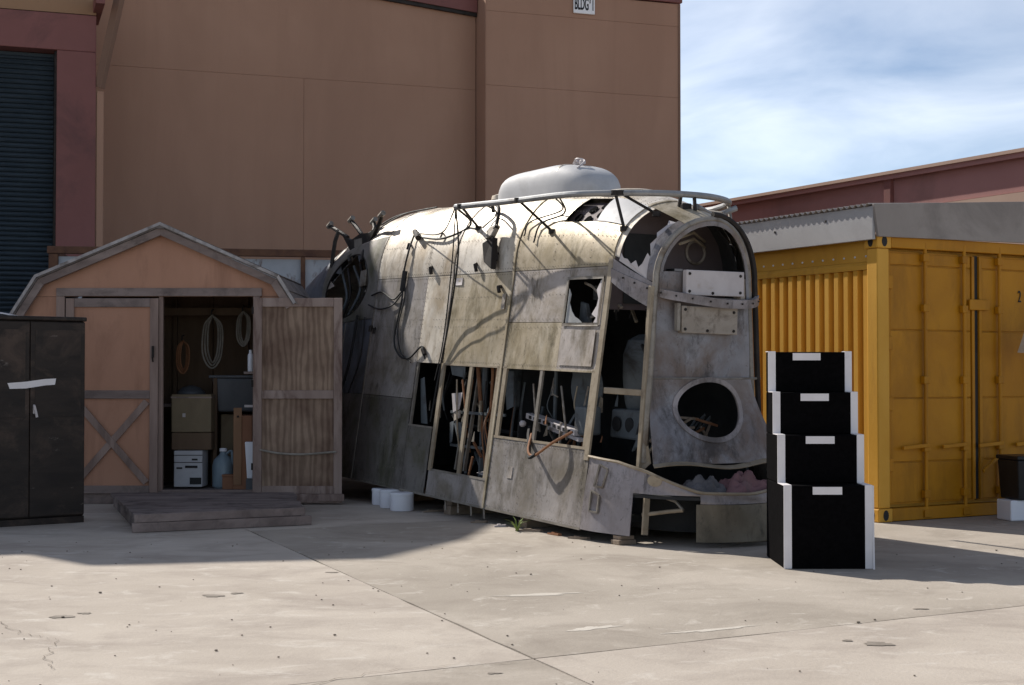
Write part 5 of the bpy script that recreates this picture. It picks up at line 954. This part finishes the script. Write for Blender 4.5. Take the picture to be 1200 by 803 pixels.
# ---------------------------------------------------------------- blocking and litter under the gondola
def gw(u, v, w):   # gondola to world
    p = V(u, -v, w); m = Matrix.LocRotScale(V(.608, 11.746, .08), GO.rotation_euler, None); return m @ p
for (u, v, wx, wy, lb) in ((.28, -.14, .16, .12, 'timber block under nose corner of the gondola'), (-1.2, -.35, .5, .14, 'timber bearer under middle of gondola window bay'), (-2.6, -.35, .5, .14, 'timber bearer under gondola by the white tubs'), (-4.2, -.5, .5, .16, 'timber bearer under gondola behind open shed door'), (-1.2, -1.5, .4, .14, 'timber bearer under far side of gondola nose bay'), (-4.2, -1.4, .4, .14, 'timber bearer under far side of gondola tail'), (.62, -1.1, .3, .14, 'timber block under the curved nose skirt')):
    p = gw(u, v, -.002); h = p.z; o = empty('timber_block', (p.x, p.y, 0), lb, 'timber', R(30), group='timber under the gondola'); MB().box(-wx / 2, wx / 2, -wy / 2, wy / 2, .001, h * .55).build('lower_baulk', 'debris_wood', o, bevel=.006); MB().box(-wx / 2 + .02, wx / 2 - .01, -wy / 2 + .01, wy / 2, h * .55 + .001, h).build('upper_baulk', 'debris_wood', o, bevel=.006)
for (u, v, l, a, m, lb) in ((-.9, .02, .22, -20, 'debris_wood', 'splintered wood strip on ground below big gondola window'), (-.55, -.02, .16, -60, 'rust_pipe', 'rusty metal strip on ground below big gondola window'), (-1.35, .04, .10, 10, 'plate_white', 'white plastic strip on ground near the weed'), (-1.75, .03, .14, 5, 'debris_wood', 'pale wood sliver on ground below the frame rib'), (-.2, -.03, .18, -35, 'debris_wood', 'wood strip on ground near gondola nose corner'), (-2.9, -.1, .2, 30, 'debris_wood', 'wood strip on ground near white tubs')):
    p = gw(u, v, 0); o = empty('scrap_strip', (p.x, p.y, .002), lb, 'scrap', R(a), 'scrap under the gondola'); MB().hexa([(-l / 2, -.02, 0), (l / 2, -.015, 0), (l / 2 + .02, .015, 0), (-l / 2, .02, 0), (-l / 2, -.018, .012), (l / 2, -.012, .02), (l / 2 + .01, .012, .02), (-l / 2, .018, .01)]).build('strip', m, o)
    MB().box(-l * .2, l * .1, -.008, .03, .0125, .022).build('splinter', m, o)
for k, (u, w0) in enumerate(((-2.0, 0), (-2.25, 0), (-2.5, 0), (-1.76, 0))):
    MB().tube([Gp(u, -.03, .02), Gp(u + .01, -.03, -.10)], .010, 6).build('drain_stub', 'frame_metal', GO, smooth=True)
# rags on the nose deck
def rag(name, u, v, w, rx, ry, h, m, lb, sd):
    o = MB().grid(lambda a, b: Gp(u + rx * (a - .5) * 2 * (1 + .15 * math.sin(b * 7 + sd)), v + ry * (b - .5) * 2 * (1 + .15 * math.sin(a * 8 + sd)), w + h * (math.sin(math.pi * a) * math.sin(math.pi * b)) ** .6 * (1 + .45 * math.sin(14 * a + sd) * math.sin(17 * b + sd * 2) + .25 * math.sin(31 * a + 23 * b))), 26, 26)
    c = gw(u, v, w); r_ = empty(name, c, lb, 'rag'); q = o.build('cloth', m, r_, smooth=True, ang=0, solid=.008); q.matrix_parent_inverse = Matrix.Identity(4)
    q.matrix_local = Matrix.Translation(-c) @ Matrix.LocRotScale(V(.608, 11.746, .08), GO.rotation_euler, None); return r_
rag('rag_bundle', .66, -1.02, .33, .15, .22, .12, 'pink_rag', 'faded pink rag bundle in gap under nose cowl', 1.3); rag('rag_bundle', .60, -.66, .33, .16, .17, .10, 'grey_rag', 'grey rag bundle beside the pink one under nose cowl', 2.9)
# weed
wd = empty('weed', (.045, 12.52, 0), 'small green weed growing from concrete beside the gondola', 'weed')
for k in range(14):
    a = hsh(k, 3) * 6.283; l = .04 + .09 * hsh(k, 7); c, s = math.cos(a), math.sin(a); e = .5 + hsh(k, 5)
    mb = MB(); w = .006
    P_ = [(c * l * .0, s * l * .0, 0), (c * l * .35 * e, s * l * .35 * e, l * .75), (c * l * .9 * e, s * l * .9 * e, l)]
    for i, p in enumerate(P_): ww = w * (1, 1, .15)[i]; mb.v += [(p[0] - s * ww, p[1] + c * ww, p[2]), (p[0] + s * ww, p[1] - c * ww, p[2])]
    mb.f = [(0, 1, 3, 2), (2, 3, 5, 4)]; mb.build('leaf_blade', 'grass_blade', wd, solid=.001)
